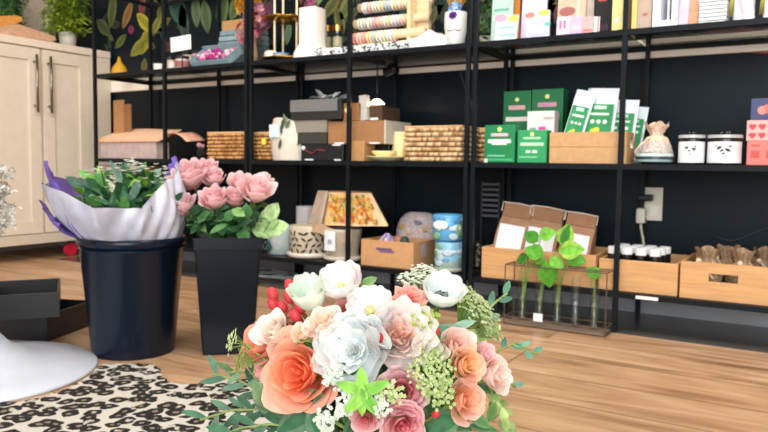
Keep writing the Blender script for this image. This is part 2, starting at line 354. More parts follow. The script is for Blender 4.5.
X2, W2, H2 = place(598, 677, 261, .015, ZB); crate('wooden crate holding the white-lidded black jars', X2, .015, ZB, W2, .27, H2)
X3 = place(679, 790, 266, .015, ZB); crate('wooden crate with a handle slot holding burlap pouches', X3[0], .015, ZB, X3[1], .27, X3[2] + .003, True)
# kraft bags
kb0 = None
def kraft(label, px0, px1, pyt, Y, lean, z=ZB + .0125):
    X, W, H = place(px0, px1, pyt, Y, z)
    t = thing('kraft_bag', label, 'bag', (X, Y, z), 0, 'kraft bags in the crate')
    t.rotation_euler = (-lean, .12, 0)
    b = MB(); D = .055; c = '#a67e60'
    def fn(u, v):
        a = 2 * math.pi * u; ex = W/2 * (1 - .06 * v); dd = D/2 * (1 - max(0, v - .72) / .28 * .85) 
        cx, sy = math.cos(a), math.sin(a); k = 1 / max(abs(cx), abs(sy))
        return V((cx * k * ex, sy * k * dd + D/2, H * v * .84))
    b.grid(fn, 24, 6, c, True); b.add([fn(i / 24, 0) for i in range(24)], [tuple(range(23, -1, -1))], c)
    obj('bag_body', b, 'paper', t)
    # folded top
    y = D/2; tp = MB()
    tp.box(-W*.46, W*.46, y - .012, y + .01, H*.80, H*1.0, '#9a7052')
    obj('folded_top', tp, 'paper', t, .003)
    obj('tin_tie', MB().tube([(-W*.5, y - .014, H*.86), (-W*.5, y - .014, H*.99), (0, y - .016, H*1.0), (W*.5, y - .014, H*.99), (W*.5, y - .014, H*.86)], .0022, 6, '#d8cfc2'), 'satin', t)
    obj('label', MB().box(-W*.40, W*.40, -.0022, -.0008, H*.06, H*.68, '#e9edf2'), 'paper', t, label='plain white label')
    return t
kraft('kraft paper bag with white label, left of the three in the crate', 487, 518, 201, .075, .22)
kraft('kraft paper bag with white label, middle of the three in the crate', 516, 550, 205, .085, .2)
kraft('kraft paper bag half hidden by the green plant leaves, right of the three', 553, 585, 212, .085, .12)
# black jars with white lids
X, W, H = place(607, 664, 250, .1, ZB)
t = thing('small_jar', 'small black jar with a white lid, packed in the middle crate', 'jar', (X2 - W2*.36, .06, ZB + .0125), 0, 'white-lidded black jars in the crate')
jr = .0175; jh = H2 + .024
obj('jar_body', MB().lathe([(jr, 0), (jr, jh*.8), (jr*.85, jh*.86)], 20, '#101214', capt=True), 'gloss', t, smooth=False)
obj('lid', MB().lathe([(jr*.98, jh*.82), (jr*1.0, jh*.84), (jr*1.0, jh*.99), (jr*.9, jh)], 20, '#e9ecee', capt=True), 'satin', t)
for j in range(3):
    for i in range(4):
        if i == 0 and j == 0: continue
        dup(t, (X2 - W2*.36 + i*.043 + j*.006, .06 + j*.05, ZB + .0125), 0)
# burlap pouches
def pouch(i, x, y, r, rz):
    labs = ['brown burlap pouch at the left end of the slotted crate', 'brown burlap pouch second from the left in the slotted crate', 'brown burlap pouch behind the gap of the two left pouches', 'brown burlap pouch third along in the slotted crate', 'brown burlap pouch nearest the right picture edge in the slotted crate']
    t = thing('burlap_pouch', labs[i], 'pouch', (x, y, ZB + .0125), rz, 'burlap pouches in the crate')
    ph = [rnd() * 6 for _ in range(4)]
    def fn(u, v):
        a = 2 * math.pi * u
        rr = r * (math.sin(math.pi * min(.93, .12 + v * .75)) if v < .7 else (.34 + (v - .7) * 1.3)) * (1 + .08 * math.sin(5*a + ph[0]) + .07 * math.sin(9*a + ph[1] + v*3))
        if .62 < v < .72: rr *= .7
        return V((rr * math.cos(a), rr * math.sin(a), .135 * v + .006 * math.sin(3*a + ph[2]) * v))
    m_ = MB().grid(fn, 28, 12, lambda u, v: '#94795f' if int(u*28) % 3 else '#ab8e6c', True); m_.add([fn(i_/28, 0) for i_ in range(28)], [tuple(range(27, -1, -1))], '#94795f')
    obj('sack', m_, 'fabric', t, smooth=True)
    b = MB()
    b.tube([(-.012, -r*1.0, .10), (.0, -r*1.04, .085), (.018, -r*1.05, .065), (.03, -r*1.05, .05)], .004, 6, '#d8c3a4')
    b.ball((-.014, -r*.98, .1), .009, '#d8c3a4')
    obj('wooden_scoop', b, 'wood', t, smooth=True)
    tw = MB(); tw.tube([(r*.72*math.cos(k*.52), r*.72*math.sin(k*.52), .07) for k in range(13)], .0025, 6, '#cbb795'); tw.tube([(0, -r*.85, .07), (-.012, -r*1.02, .055), (-.02, -r*1.0, .04)], .002, 5, '#d9cbb0'); obj('twine', tw, 'fabric', t)
for i, (px, y, r) in enumerate([(706, .085, .05), (741, .085, .046), (726, .185, .046), (762, .19, .04), (778, .08, .042)]):
    X = place(px - 5, px + 5, 240, y, ZB)[0]; pouch(i, X, y, r, U_(-.4, .4))
tag(obj('price_strip', MB().box(-.033, .033, 0, .001, -.005, .005, '#e8e6e0').xf(Matrix.Translation((onY(647, 292, -.0085).x, -.0089, ZB - .01))), 'paper'), 'blank white price strip on the bottom rail under the wooden crate', 'price strip')

# ---- green boxes
GP = [(.22, .78, .70, .78, '#e6b9c9'), (.12, .88, .52, .62, '#f1e6ea'), (.25, .75, .47, .52, '#dfe9dd'), (.42, .58, .84, .93, '#dfe98a'), (.1, .7, .16, .20, '#79c79a'), (.0, .12, .0, .1, '#dff0df'), (.15, .95, .05, .10, '#46b37c')]
bx_thing('tea_box', 'green packet box at the front left, beside the basket end', 'box', 484, 514, 125, .045, ZM, .05, '#12824a', 'satin', .0, 'green boxes on the middle shelf', .002, GP)
bx_thing('tea_box', 'smaller green box at the front with two white dots, right of its neighbour', 'box', 517, 546, 130, .045, ZM, .05, '#2a9a5c', 'satin', 0, 'green boxes on the middle shelf', .002, [(.2, .8, .72, .79, '#a8d0b0'), (.1, .9, .52, .62, '#b9d8bc'), (.42, .58, .83, .92, '#cfe08a'), (.3, .45, .3, .38, '#e8f3e8'), (.52, .68, .3, .38, '#e8f3e8'), (.08, .7, .15, .2, '#79c79a')])
bx_thing('tea_box', 'tall green box at the back left, behind the front green box', 'box', 502, 529, 91, .19, ZM, .06, '#0e6e3e', 'satin', 0, 'green boxes on the middle shelf', .002, [(.2, .8, .74, .80, '#d9a7ad'), (.1, .9, .58, .64, '#e8dcd6'), (.42, .58, .84, .92, '#dfe98a'), (.1, .7, .24, .27, '#5aa87c')])
bx_thing('tea_box', 'tall green box at the back right, above the white box', 'box', 530, 561, 89, .19, ZM, .06, '#0e6e3e', 'satin', 0, 'green boxes on the middle shelf', .002, [(.2, .8, .76, .82, '#c890a6'), (.1, .9, .60, .66, '#d8b9b0'), (.42, .58, .86, .94, '#dfe98a')])
bx_thing('carton', 'white carton with green and pink squares, between the green boxes', 'box', 526, 553, 111, .115, ZM, .05, '#e6dadb', 'paper', 0, None, .002, [(.1, .34, .42, .68, '#5fa887'), (.42, .7, .40, .70, '#cf4fa0'), (.6, .95, .84, .88, '#b9a7a7')], 'carton_body')
# seed crate & packets
Xs, Ws, Hs = place(549, 626, 132, .03, ZM)
t = thing('display_box', 'tan cardboard display box full of white and green packets', 'box', (Xs, .03, ZM))
c_ = '#c39a6c'; D = .22
obj('front_panel', MB().box(-Ws/2, Ws/2, 0, .005, 0, Hs, c_).box(-Ws/2, Ws/2, -.0008, 0, Hs*.52, Hs*.545, '#a87f55'), 'card', t, .0008)
for s in (-1, 1):
    f = MB(); a = s * (Ws/2 - .0025)
    if s > 0: f.box(a-.0025, a+.0025, .005, D, 0, Hs*.5, c_); f.box(a-.0025, a+.0025, .005, .05, Hs*.5, Hs, c_); f.box(a-.0025, a+.0025, .09, D, Hs*.5, Hs, c_); f.box(a-.0025, a+.0025, .05, .09, Hs*.82, Hs, c_)
    else: f.box(a-.0025, a+.0025, .005, D, 0, Hs, c_)
    obj('side_panel', f, 'card', t)
obj('back_panel', MB().box(-Ws/2, Ws/2, D, D + .005, 0, Hs, c_), 'card', t); obj('bottom_panel', MB().box(-Ws/2 + .005, Ws/2 - .005, .005, D, .001, .006, c_), 'card', t)
def packet(label, px0, px1, pyt, Y, tilt, lean=.22, wfix=None):
    X, W, H = place(px0, px1, pyt, Y + .02, ZM); W = wfix or W
    t = thing('seed_packet', label, 'packet', (X, Y, ZM + .007), 0, 'white and green packets in the display box'); t.rotation_euler = (-lean, tilt, 0)
    H -= .007
    def fn(u, v): return V(((u - .5) * W, 0, v * H))
    b = MB()
    def side(s):
        return lambda u, v: V(((u - .5) * W, s * .009 * math.sin(math.pi * u) ** .6 * max(0, (1 - v) ** .5) * (1 if v < .9 else .3), v * H))
    b.grid(side(-1), 8, 10, '#dfe9f0'); b.grid(side(1), 8, 10, '#dfe9f0'); obj('pouch_body', b, 'satin', t, smooth=True)
    p = MB(); y = -.0105
    p.box(-W*.42, W*.42, y, y + .001, H*.24, H*.77, '#1f8a50'); y -= .0004
    p.box(-W*.2, W*.2, y, y + .001, H*.70, H*.75, '#b9d8c8'); p.box(-W*.3, W*.3, y, y + .001, H*.62, H*.65, '#d8e8dc')
    for k in (-1, 0, 1): p.ball((k*W*.2, y, H*.53), W*.07, '#e8f4ea', 8, 4, (1, .1, 1))
    p.ball((-W*.12, y, H*.39), W*.13, '#b8c832', 8, 4, (1, .08, 1)); p.ball((-W*.02, y - .0004, H*.42), W*.09, '#e0c83a', 8, 4, (1, .08, 1))
    obj('printed_front', p, 'print', t)
packet('white and green packet leaning left, leftmost in the display box', 556, 578, 88, .055, .22, .18, .066)
packet('large white and green packet, tallest in the display box', 580, 611, 86, .075, .05, .2)
packet('white and green packet just left of the shelf post', 604, 632, 98, .11, .06, .2)
packet('white and green packet mostly hidden by the shelf post', 618, 640, 105, .15, .1, .2)
# pouch over glass jar
X, W, H = place(633, 676, 149, .08, ZM)
t = thing('glass_jar', 'squat clear glass jar holding folded dark fabric, in front of the drawstring pouch', 'jar', (X, .075, ZM))
r = W/2
obj('glass_body', MB().lathe([(r*.9, 0.001), (r, .006), (r*1.0, H*.8), (r*.9, H)], 28, '#ffffff', capb=True), 'glass', t, smooth=True)
obj('contents', MB().lathe([(r*.84, .005), (r*.9, H*.15), (r*.84, H*.3), (r*.92, H*.5), (r*.86, H*.7), (r*.5, H*.76)], 24, lambda j, p: ['#26343a', '#a9bfc6', '#2c4048', '#c9d8dc', '#3a5058'][j % 5], capt=True), 'satin', t, smooth=True)
X, W, H = place(640, 672, 124, .08, ZM)
t = thing('drawstring_pouch', 'pale beige drawstring pouch tied at the neck, on the glass jar', 'pouch', (X, .075, ZM + .026))
H -= .026
def fn(u, v):
    a = 2*math.pi*u; rr = (W*.5*(1 - .9*v**1.6) if v < .6 else W*(.16 + (v - .6)*.55)) * (1 + .08*math.sin(7*a + v*4))
    return V((rr*math.cos(a), rr*math.sin(a)*.85, H*v + (.008*math.sin(4*a) if v > .9 else 0)))
obj('pouch_body', MB().grid(fn, 32, 14, lambda u, v: '#c9b8b2' if v < .45 else '#d9c0a8', True), 'fabric', t, smooth=True)
obj('drawstring', MB().tube([(W*.17*math.cos(k*.6), W*.15*math.sin(k*.6), H*.6) for k in range(12)] + [(-W*.2, -W*.3, H*.55), (-W*.42, -W*.52, H*.3), (-W*.55, -W*.56, H*.1)], .0028, 6, '#e3c9ae'), 'fabric', t, smooth=True)
# white labelled jars
def wjar(label, px0, px1):
    X, W, H = place(px0, px1, 134, .07, ZM); r = W/2
    t = thing('candle_jar', label, 'jar', (X, .07, ZM), 0, 'white labelled jars')
    obj('jar_body', MB().lathe([(r*.9, .0), (r, .004), (r, H*.82), (r*.92, H*.86)], 32, '#1b1d1f', capt=True), 'gloss', t, smooth=False)
    lb = MB(); lb.grid(lambda u, v: V((r*1.012*math.cos(-math.pi*.96 + u*math.pi*.98 - .1), r*1.012*math.sin(-math.pi*.96 + u*math.pi*.98 - .1), H*(.06 + .68*v))), 24, 1, '#e8e8ea'); obj('label', lb, 'paper', t)
    k = MB()
    for (a, h, s) in ((-.15, .5, .1), (-.05, .42, .07), (.06, .52, .11), (.0, .34, .06), (.12, .45, .05), (-.2, .56, .05), (.16, .58, .06)):
        an = -math.pi/2 - .05 + a*2.2; k.leaf((r*1.02*math.cos(an), r*1.02*math.sin(an), H*h), (math.cos(an + 1.57)*.8, math.sin(an + 1.57)*.8, rnd() - .4), (math.cos(an), math.sin(an), 0), s*r*4, s*r*1.8, '#2c2c2e', 0, 0, 2, 3)
    obj('leaf_emblem', k, 'print', t)
    obj('lid', MB().lathe([(r*1.03, H*.84), (r*1.05, H*.86), (r*1.05, H*.96), (r*.95, H)], 32, lambda j, p: '#b9bcbe' if j == 1 else '#17181a', capt=True), 'gloss', t)
    kb = MB(); 
    for q in range(5): kb.ball((r*.25*math.cos(q*1.3), r*.25*math.sin(q*1.3), H*1.03), r*.12, '#55595c')
    obj('lid_ornament', kb, 'metal', t, smooth=True)
wjar('white labelled jar with black lid and leaf emblem, beside the drawstring pouch', 678, 704)
wjar('white labelled jar with black lid and leaf emblem, beside the coral box', 707, 741)
bx_thing('patterned_box', 'coral red box at the bottom of the stack, by the right picture edge', 'box', 746, 790, 141, .06, ZM, .09, '#e2756c', 'satin', 0, None, .002, [(.1, .3, .3, .6, '#c9524c'), (.45, .65, .3, .6, '#c9524c'), (.8, .98, .3, .6, '#c9524c'), (.1, .3, .78, .86, '#c9524c'), (.5, .7, .78, .86, '#c9524c')], 'carton')
zc = ZM + place(746, 790, 141, .06, ZM)[2] + .0005
t, X, W, H = bx_thing('patterned_box', 'pale pink box with red hearts, middle of the stack', 'box', 746, 790, 120, .06, zc, .09, '#f0a8a2', 'satin', 0, None, .002, None, 'carton')
p = MB()
for i in range(4):
    for j in range(2):
        cx = -W/2 + W*(.14 + i*.22); cz = H*(.3 + j*.42); p.ball((cx - .004, 0, cz), .0062, '#c64550', 8, 4, (1, .12, 1)); p.ball((cx + .004, 0, cz), .0062, '#c64550', 8, 4, (1, .12, 1)); p.ball((cx, 0, cz - .004), .0062, '#c64550', 8, 4, (1, .12, 1.2))
obj('printed_hearts', p, 'print', t)
zc2 = zc + H + .0005
t, X, W, H = bx_thing('patterned_box', 'navy box with a coral flower print, top of the stack', 'box', 750, 790, 98, .07, zc2, .07, '#2e3a66', 'satin', 0, None, .002, None, 'carton')
p = MB()
for a in range(3): p.ball((-W*.2 + a*.012, 0, H*(.45 + .06*(a % 2))), .013, ['#e88a80', '#e06a68', '#f0b0a8'][a], 10, 4, (1, .1, 1))
obj('printed_flower', p, 'print', t)

# ---- woven baskets
def basket(label, px0, px1, pyt, Y, depth, cols=('#c9a578', '#a57f55', '#dcc097')):
    X, W, H = place(px0, px1, pyt, Y, ZM)
    t = thing('woven_basket', label, 'basket', (X, Y + depth/2, ZM))
    b = MB(); n = 7; cw = H / n; per = 2*(W + depth); K = int(per / .011)
    def pt(s, off):
        s = s % per
        if s < W: return V((-W/2 + s, -depth/2 - off, 0))
        s -= W
        if s < depth: return V((W/2 + off, -depth/2 + s, 0))
        s -= depth
        if s < W: return V((W/2 - s, depth/2 + off, 0))
        s -= W; return V((-W/2 - off, depth/2 - s, 0))
    for r_ in range(n):
        for k in range(K):
            s0 = (k + .5*(r_ % 2)) * per / K; p0 = pt(s0, -.004); p1 = pt(s0 + per/K*1.25, -.004)
            z = cw*(r_ + .5); c = random.choice(cols)
            mid = pt(s0 + per/K*.6, .001)
            b.tube([p0 + V((0, 0, z - cw*.25)), mid + V((0, 0, z)), p1 + V((0, 0, z + cw*.25))], [cw*.3, cw*.48, cw*.3], 5, c)
    obj('woven_wall', b, 'fabric', t, smooth=True)
    obj('basket_floor', MB().box(-W/2 + .012, W/2 - .012, -depth/2 + .012, depth/2 - .012, .003, .010, '#8f6c48'), 'fabric', t)
    b = MB(); rim = [(-W/2, -depth/2, H), (W/2, -depth/2, H), (W/2, depth/2, H), (-W/2, depth/2, H), (-W/2, -depth/2, H)]
    for i in range(4): b.tube([rim[i], rim[i+1]], .0055, 6, '#c9a578')
    obj('rim', b, 'fabric', t)
basket('small rectangular woven basket on the shelf above the pink roses', 208, 244, 133, .04, .2, ('#b98a55', '#96683a', '#c79a62'))
basket('small woven basket mostly hidden behind the cream leaf-print cachepot', 257, 280, 133, .08, .18, ('#b98a55', '#96683a', '#c79a62'))
basket('wide rectangular woven basket between the yellow mug and the shelf posts', 405, 461, 127, .04, .22)
basket('woven basket end showing left of the green boxes', 479.5, 502, 129, .14, .17)
t = thing('small_toy', 'small dark plush shape with a pale pink top, left of the woven basket', 'toy', (place(196, 207, 140, .12, ZM)[0], .12, ZM))
obj('toy_body', MB().ball((0, 0, .03), .03, '#121214', 12, 8, (.8, .8, 1)), 'fabric', t, smooth=True); obj('toy_ears', MB().ball((-.008, -.006, .066), .013, '#b08a8a').ball((.01, 0, .062), .01, '#a07c7c'), 'fabric', t, smooth=True)
tg = MB().box(-.012, .012, 0, .001, -.014, .014, '#e6d44c'); X, W, H = place(259, 266, 140, .062, ZM)
tag(obj('basket_tag', tg.xf(Matrix.Translation((X + .004, .065, ZM + .08))), 'paper'), 'small yellow tag hanging on the half-hidden basket', 'tag')

# ---- middle shelf, unit 1: pink box + kraft box
t, Xb, Wb, Hb = bx_thing('gift_box', 'pale pink box under the tan lid, beside the white cabinet', 'box', 99, 156, 142, .03, ZM, .08, '#b5a4a1', 'paper', 0, None, .002)
X, W, H = place(94, 158, 126, .02, ZM + Hb); X2_, W2_, _ = place(101, 170, 126, .2, ZM + Hb)
t = thing('box_lid', 'tan open cardboard lid lying on the pale pink box', 'lid', (Xb, .02, ZM + Hb + .001))
b = MB(); w_ = Wb/2 + .012
def fn(u, v): return V((-w_ - .02*(1-v) + u*2*(w_ + .02*(1-v)) , v*.16, .006 + .06*v + .004*math.sin(u*5)))
b.grid(fn, 10, 6, '#ecc2a2'); obj('lid_top', b, 'card', t, solid=.004)
obj('lid_edge', MB().box(-w_ - .015, w_ + .01, 0, .004, 0, .012, '#e6b290'), 'card', t)
b = MB()
b.grid(lambda u, v: V((w_ - .02 + u*.17, .05 + v*.12, .02 + .03*math.sin(u*2.6) - .035*u*u + .01*v)), 8, 4, '#e2a890'); obj('tissue_flap', b, 'paper', t, solid=.001, smooth=True, label='pinkish tissue flap')
for (a, b_, top, Y, lab, c) in ((114, 124, 100, .12, 'narrow tan kraft board standing against the wall, left of its darker twin', '#a87c50'), (124, 131, 104, .128, 'narrow dark tan kraft board standing against the wall, right of its twin', '#8a643f')):
    X, W, H = place(a, b_, top, Y, ZM); tag(obj('kraft_board', MB().box(-W/2, W/2, 0, .008, 0, H, c).xf(Matrix.Translation((X, Y, ZM))), 'card', bevel=.001), lab, 'board')
# bottom shelf, unit 1
bx_thing('carton', 'tall mauve grey carton behind the bucket bouquet', 'box', 100, 121, 165, .04, ZB, .09, '#a8948c', 'paper', 0, None, .002)
bx_thing('wooden_block', 'tall orange brown wooden block behind the bucket bouquet', 'block', 126, 146, 166, .06, ZB, .1, '#9a6236', 'wood', 0, None, .002, None, 'block_body')

# ---- middle shelf, unit 2: planter bag + stacked trays + mug
X, W, H = place(268, 300, 119, .06, ZM)
t = thing('cachepot', 'cream soft cachepot with dark leaf print and a pale tag', 'pot', (X, .1, ZM)); r = W/2
ph = .7
def fn(u, v):
    a = 2*math.pi*u; rr = r*(.92 + .14*math.sin(math.pi*min(1, v*1.1)) + .02*math.sin(5*a)); return V((rr*math.cos(a), rr*.72*math.sin(a), H*(1 - (1-v)**1.3) + (.006*math.sin(3*a + ph) if v > .95 else 0)))
obj('pot_body', MB().grid(fn, 28, 10, '#d2ccc0', True).add([fn(i/28, 0) for i in range(28)], [tuple(range(27, -1, -1))], '#d2ccc0'), 'matte', t, smooth=True)
b = MB()
for k in range(9):
    a = -math.pi/2 + .25 + U_(-.35, .8); z = H*U_(.25, .9); p = V((r*1.06*math.cos(a), r*.78*math.sin(a), z)); b.leaf(p, (U_(-1, 1)*.5, -.1, U_(.3, 1)), (math.cos(a), math.sin(a), 0), .05, .016, random.choice(['#5a6b5a', '#3a4a40', '#808f78']), .05, 0, 2, 4)
obj('leaf_print', b, 'print', t)
obj('paper_tag', MB().box(-r*.6, r*.05, -r*.84, -r*.82, H*.55, H*.86, '#c3dbe6'), 'paper', t)
def tray(label, name, px0, px1, pyt, pyb, Y, depth, col, kind='satin', cat='tray', rz=0, open_=True, fc=None):
    # z from pixel bottom
    xm = (px0 + px1)/2; zb = max(ZM, onY(xm, pyb, Y).z)
    X, W, H = place(px0, px1, pyt, Y, zb)
    t = thing(name, label, cat, (X, Y, zb), rz)
    if open_:
        th = .004; b = MB().box(-W/2, W/2, 0, depth, 0, th, col)
        b.box(-W/2, -W/2 + th, 0, depth, th, H, col).box(W/2 - th, W/2, 0, depth, th, H, col).box(-W/2 + th, W/2 - th, depth - th, depth, th, H, col)
        obj('tray_body', b, kind, t); obj('front_panel', MB().box(-W/2 + th, W/2 - th, 0, th, th, H, fc or col), kind, t)
    else: obj('carton', MB().box(-W/2, W/2, 0, depth, 0, H, col), kind, t, .002)
    return t, X, W, H, zb
def tick(t, W, H, a, b, c, d, col='#e8eef0', name='corner_label'): obj(name, MB().box(-W/2 + a*W, -W/2 + b*W, -.0012, -.0002, c*H, d*H, col), 'print', t)
# bottom layer
t, X, W, H, z1 = tray('glossy black box at the bottom of the stack, right of the leaf-print cachepot', 'black_box', 301, 343, 144, 162, .05, .2, '#14161c', 'gloss', 'box', 0, False)
tick(t, W, H, .75, .95, .9, .97); tick(t, W, H, .1, .3, .02, .09); tick(t, W, H, .8, .95, .02, .09)
obj('bow', MB().ball((-W*.42, -.006, H*.75), .009, '#f4efe6').tube([(-W*.45, -.004, H*.7), (-W*.2, -.004, H*.4), (-W*.1, -.004, H*.65), (W*.1, -.004, H*.6)], .004, 6, '#6b2a30'), 'fabric', t, smooth=True, label='dark red ribbon with a white knot'); ztop = z1 + H
t, X, W, H, z1 = tray('short tan cardboard tube box beside the glossy black box', 'kraft_box', 346, 364, 141, 162, .06, .18, '#b98c5a', 'card', 'box', 0, False)
t, X, W, H, z1 = tray('small black box behind the cream plates', 'black_box', 367, 389, 141, 162, .14, .12, '#101216', 'gloss', 'box', 0, False); tick(t, W, H, .1, .7, .85, .98)
# middle layer
zl = ztop + .001
def tray_z(label, name, px0, px1, pyt, zb, Y, depth, col, kind='satin', cat='tray', open_=False, rz=0):
    X, W, H = place(px0, px1, pyt, Y, zb); t = thing(name, label, cat, (X, Y, zb), rz)
    if open_:
        th = .004; b = MB().box(-W/2, W/2, 0, depth, 0, th, col).box(-W/2, -W/2 + th, 0, depth, th, H, col).box(W/2 - th, W/2, 0, depth, th, H, col).box(-W/2 + th, W/2 - th, depth - th, depth, th, H, col).box(-W/2 + th, W/2 - th, 0, th, th, H, col)
        obj('tray_body', b, kind, t)
    else: obj('carton', MB().box(-W/2, W/2, 0, depth, 0, H, col), kind, t, .002)
    return t, X, W, H
t, X, W, H = tray_z('grey and black box in the middle of the stack, over the glossy black box', 'grey_box', 292, 326, 121, zl, .06, .2, '#34342f', 'satin', 'box')
obj('lid', MB().box(-W/2 - .003, W/2 + .003, -.003, .2, H*.5, H + .003, '#83817a'), 'satin', t, .001, label='paler grey lid'); tick(t, W, H, .8, .9, .6, .78, '#ffffff'); zg = zl + H + .004
t, X, W, H = tray_z('long tan cardboard box in the middle of the stack, behind the shelf post', 'kraft_box', 328, 384, 121, zl, .07, .2, '#9a6f4a', 'card', 'box'); tick(t, W, H, .12, .3, .0, .06); tick(t, W, H, .75, .93, .0, .06)
obj('side_sleeve', MB().box(W/2 + .0005, W/2 + .006, 0, .2, 0, H, '#c9c2b6'), 'paper', t, label='pale sleeve edge'); zk = zl + H + .001
# top layer
t, X, W, H = tray_z('slate grey shallow box holding crumpled silver foil, left of the top layer', 'grey_box', 291, 341, 100, zg, .05, .2, '#1f2022', 'satin', 'box')
obj('lid', MB().box(-W/2 - .003, W/2*.86, -.003, .17, H*.42, H + .003, '#6a6c6e'), 'satin', t, .001, label='slate grey lid'); zf = zg + H + .004; Xg = X; Wg = W
b = MB()
for k in range(14):
    p = V((U_(-.03, .05), U_(.03, .12), .006)); d = V((U_(-1, 1), U_(-1, 1), U_(0, .35))); b.leaf(p, d, (0, 0, 1), U_(.04, .08), .025, random.choice(['#dfe6ea', '#aeb8be', '#f4f6f8']), .1, .5, 3, 4)
tag(obj('foil_wrap', b.xf(Matrix.Translation((Xg + .01, .05, zf))), 'foil'), 'crumpled silver foil ribbon on top of the grey box', 'foil')
t, X, W, H = tray_z('small tan box with a round light spot beside the shelf post', 'kraft_box', 343, 361, 103, zk, .07, .15, '#8f653e', 'card', 'box')
obj('round_sticker', MB().ball((-W*.3, -.001, H*.6), .009, '#ffe0a0', 10, 5, (1, .15, 1)), 'print', t)
t, X, W, H = tray_z('upright grey white card standing on the tan box', 'card', 360, 367, 95, zk, .07, .03, '#b9b7b4', 'paper', 'card'); t.rotation_euler = (0, -.08, 0)
t, X, W, H = tray_z('dark brown shallow box under the white dish, topmost at the right', 'brown_box', 369, 382, 106, zk, .09, .14, '#4c3626', 'card', 'box'); tick(t, W, H, .1, .7, .05, .2)
zz = zk + H + .0005
# lamp bracket / clip under top shelf at px 378,60-100
# cream dishes and mug
X, W, H = place(366, 402, 152, .05, ZM)
t = thing('cream_plate', 'cream plate in front of the yellow mug, left of the basket', 'plate', (X, .072, ZM)); r = W/2
obj('plate_body', MB().lathe([(r*.5, 0), (r*.6, .003), (r*.97, .016), (r, .019), (r*.92, .017), (r*.55, .007)], 36, '#e9dfae', capt=True), 'ceramic', t, smooth=True)
t = thing('cream_saucer', 'pale yellow stacked saucer lying on the cream plate', 'saucer', (X - .012, .072, ZM + .0195))
obj('saucer_body', MB().lathe([(r*.4, 0), (r*.45, .004), (r*.62, .016), (r*.6, .02), (r*.4, .01)], 30, '#efe3a6', capt=True), 'ceramic', t, smooth=True)
X, W, H = place(393, 407, 132, .17, ZM)
t = thing('yellow_mug', 'pale yellow tall mug standing beside the wide woven basket', 'mug', (X, .045, ZM)); 
r = W/2
t.location = (X, .17, ZM)
obj('mug_body', MB().lathe([(r*.85, 0), (r, .005), (r, H), (r*.9, H), (r*.88, .01)], 28, '#f2e6a6', capt=True), 'ceramic', t, smooth=True)
obj('handle', MB().tube([(-r*.95, 0, H*.86), (-r*1.7, 0, H*.88), (-r*2.0, 0, H*.7), (-r*1.95, 0, H*.35), (-r*.95, 0, H*.18)], .0055, 8, '#f2e6a6'), 'ceramic', t, smooth=True)
# shift plates behind mug to avoid contact
# ---- bottom shelf unit 2: pots
def pot(name, label, cat, px0, px1, pyt, Y, prof, colf, kind='ceramic', n=36, deco=None, zbase=ZB):
    X, W, H = place(px0, px1, pyt, Y, zbase); r = W/2
    t = thing(name, label, cat, (X, Y, zbase))
    pr = [(a*r, b*H) for a, b in prof]; obj('pot_body', MB().lathe(pr, n, colf), kind, t, smooth=True)
    if deco: deco(t, r, H)
    return t, X, r, H
CUP = [(.78, 0), (.8, .01), (.97, .9), (1, .98), (.96, 1), (.9, .97), (.75, .3), (.0, .28)]
CYL = [(.95, 0), (1, .03), (1, .96), (.98, 1), (.92, 1), (.9, .3), (0, .28)]
def deco_marks(col, n, rows, ln, wd, arc=(-2.9, .1)):
    def d(t, r, H):
        b = MB()
        for j in range(rows):
            for i in range(n):
                a = arc[0] + (arc[1] - arc[0]) * (i + .5*(j % 2) + U_(-.15, .15)) / n; z = H*(.14 + .72*(j + .5)/rows)
                er = V((math.cos(a), math.sin(a), 0)); tg_ = V((-er.y, er.x, 0)); an = U_(0, 3.14); dd = tg_*math.cos(an) + V((0, 0, 1))*math.sin(an); p = er*r*1.0 + V((0, 0, z))
                b.leaf(p - dd*ln/2 + er*.002, dd, er, ln, wd, col, 0, 0, 2, 3)
        obj('painted_pattern', b, 'print', t)
    return d
pot('planter', 'black and white patterned planter half behind the square black vase', 'planter', 255, 271, 232, .2, CYL, '#c9c6c0', deco=deco_marks('#1c1c1c', 8, 4, .04, .014))
def dia(t, r, H):
    b = MB(); a = -math.pi/2 - .4
    er = V((math.cos(a), math.sin(a), 0)); tg_ = V((-er.y, er.x, 0)); c = er*r*1.01 + V((0, 0, H*.28)); s = r*.5
    b.add([c - tg_*s, c - V((0, 0, s)), c + tg_*s, c + V((0, 0, s)), c + er*.004], [(0, 1, 4), (1, 2, 4), (2, 3, 4), (3, 0, 4)], '#1c5a5e')
    for k in range(26):
        aa = U_(-2.9, .1); e2 = V((math.cos(aa), math.sin(aa), 0)); p = e2*r*1.0 + V((0, 0, H*U_(.15, .9))); b.leaf(p + e2*.0015, (U_(-.5, .5), 0, 1), e2, .012, .01, random.choice(['#7fa8b8', '#a8b890', '#b8c8d0', '#d0b8a0']), 0, 0, 2, 2)
    obj('painted_pattern', b, 'print', t)
pot('plant_pot', 'pale blue plant pot with a dark teal diamond', 'pot', 271, 293, 226, .1, CYL, '#a9bcc2', deco=dia)
t, X, r, H = pot('plant_pot', 'cream pot with black dash marks, on a saucer', 'pot', 294, 325, 225, .09, CYL, '#c6bdac', deco=deco_marks('#26241f', 9, 4, .03, .01))
obj('saucer', MB().lathe([(r*.9, .0005), (r*1.12, .004), (r*1.14, .02), (r*1.04, .022)], 36, '#d8d3c8', capt=True), 'ceramic', t, smooth=True)
pot('cylinder_vase', 'plain white cylinder vase behind the dash-marked pot', 'vase', 298, 314, 206, .24, CYL, '#c9c9cc')
t, X, r, H = pot('plant_pot', 'beige ribbed pot with a pale tag under the kraft bouquet', 'pot', 327, 359, 228, .09, CUP, '#c2b8a6')
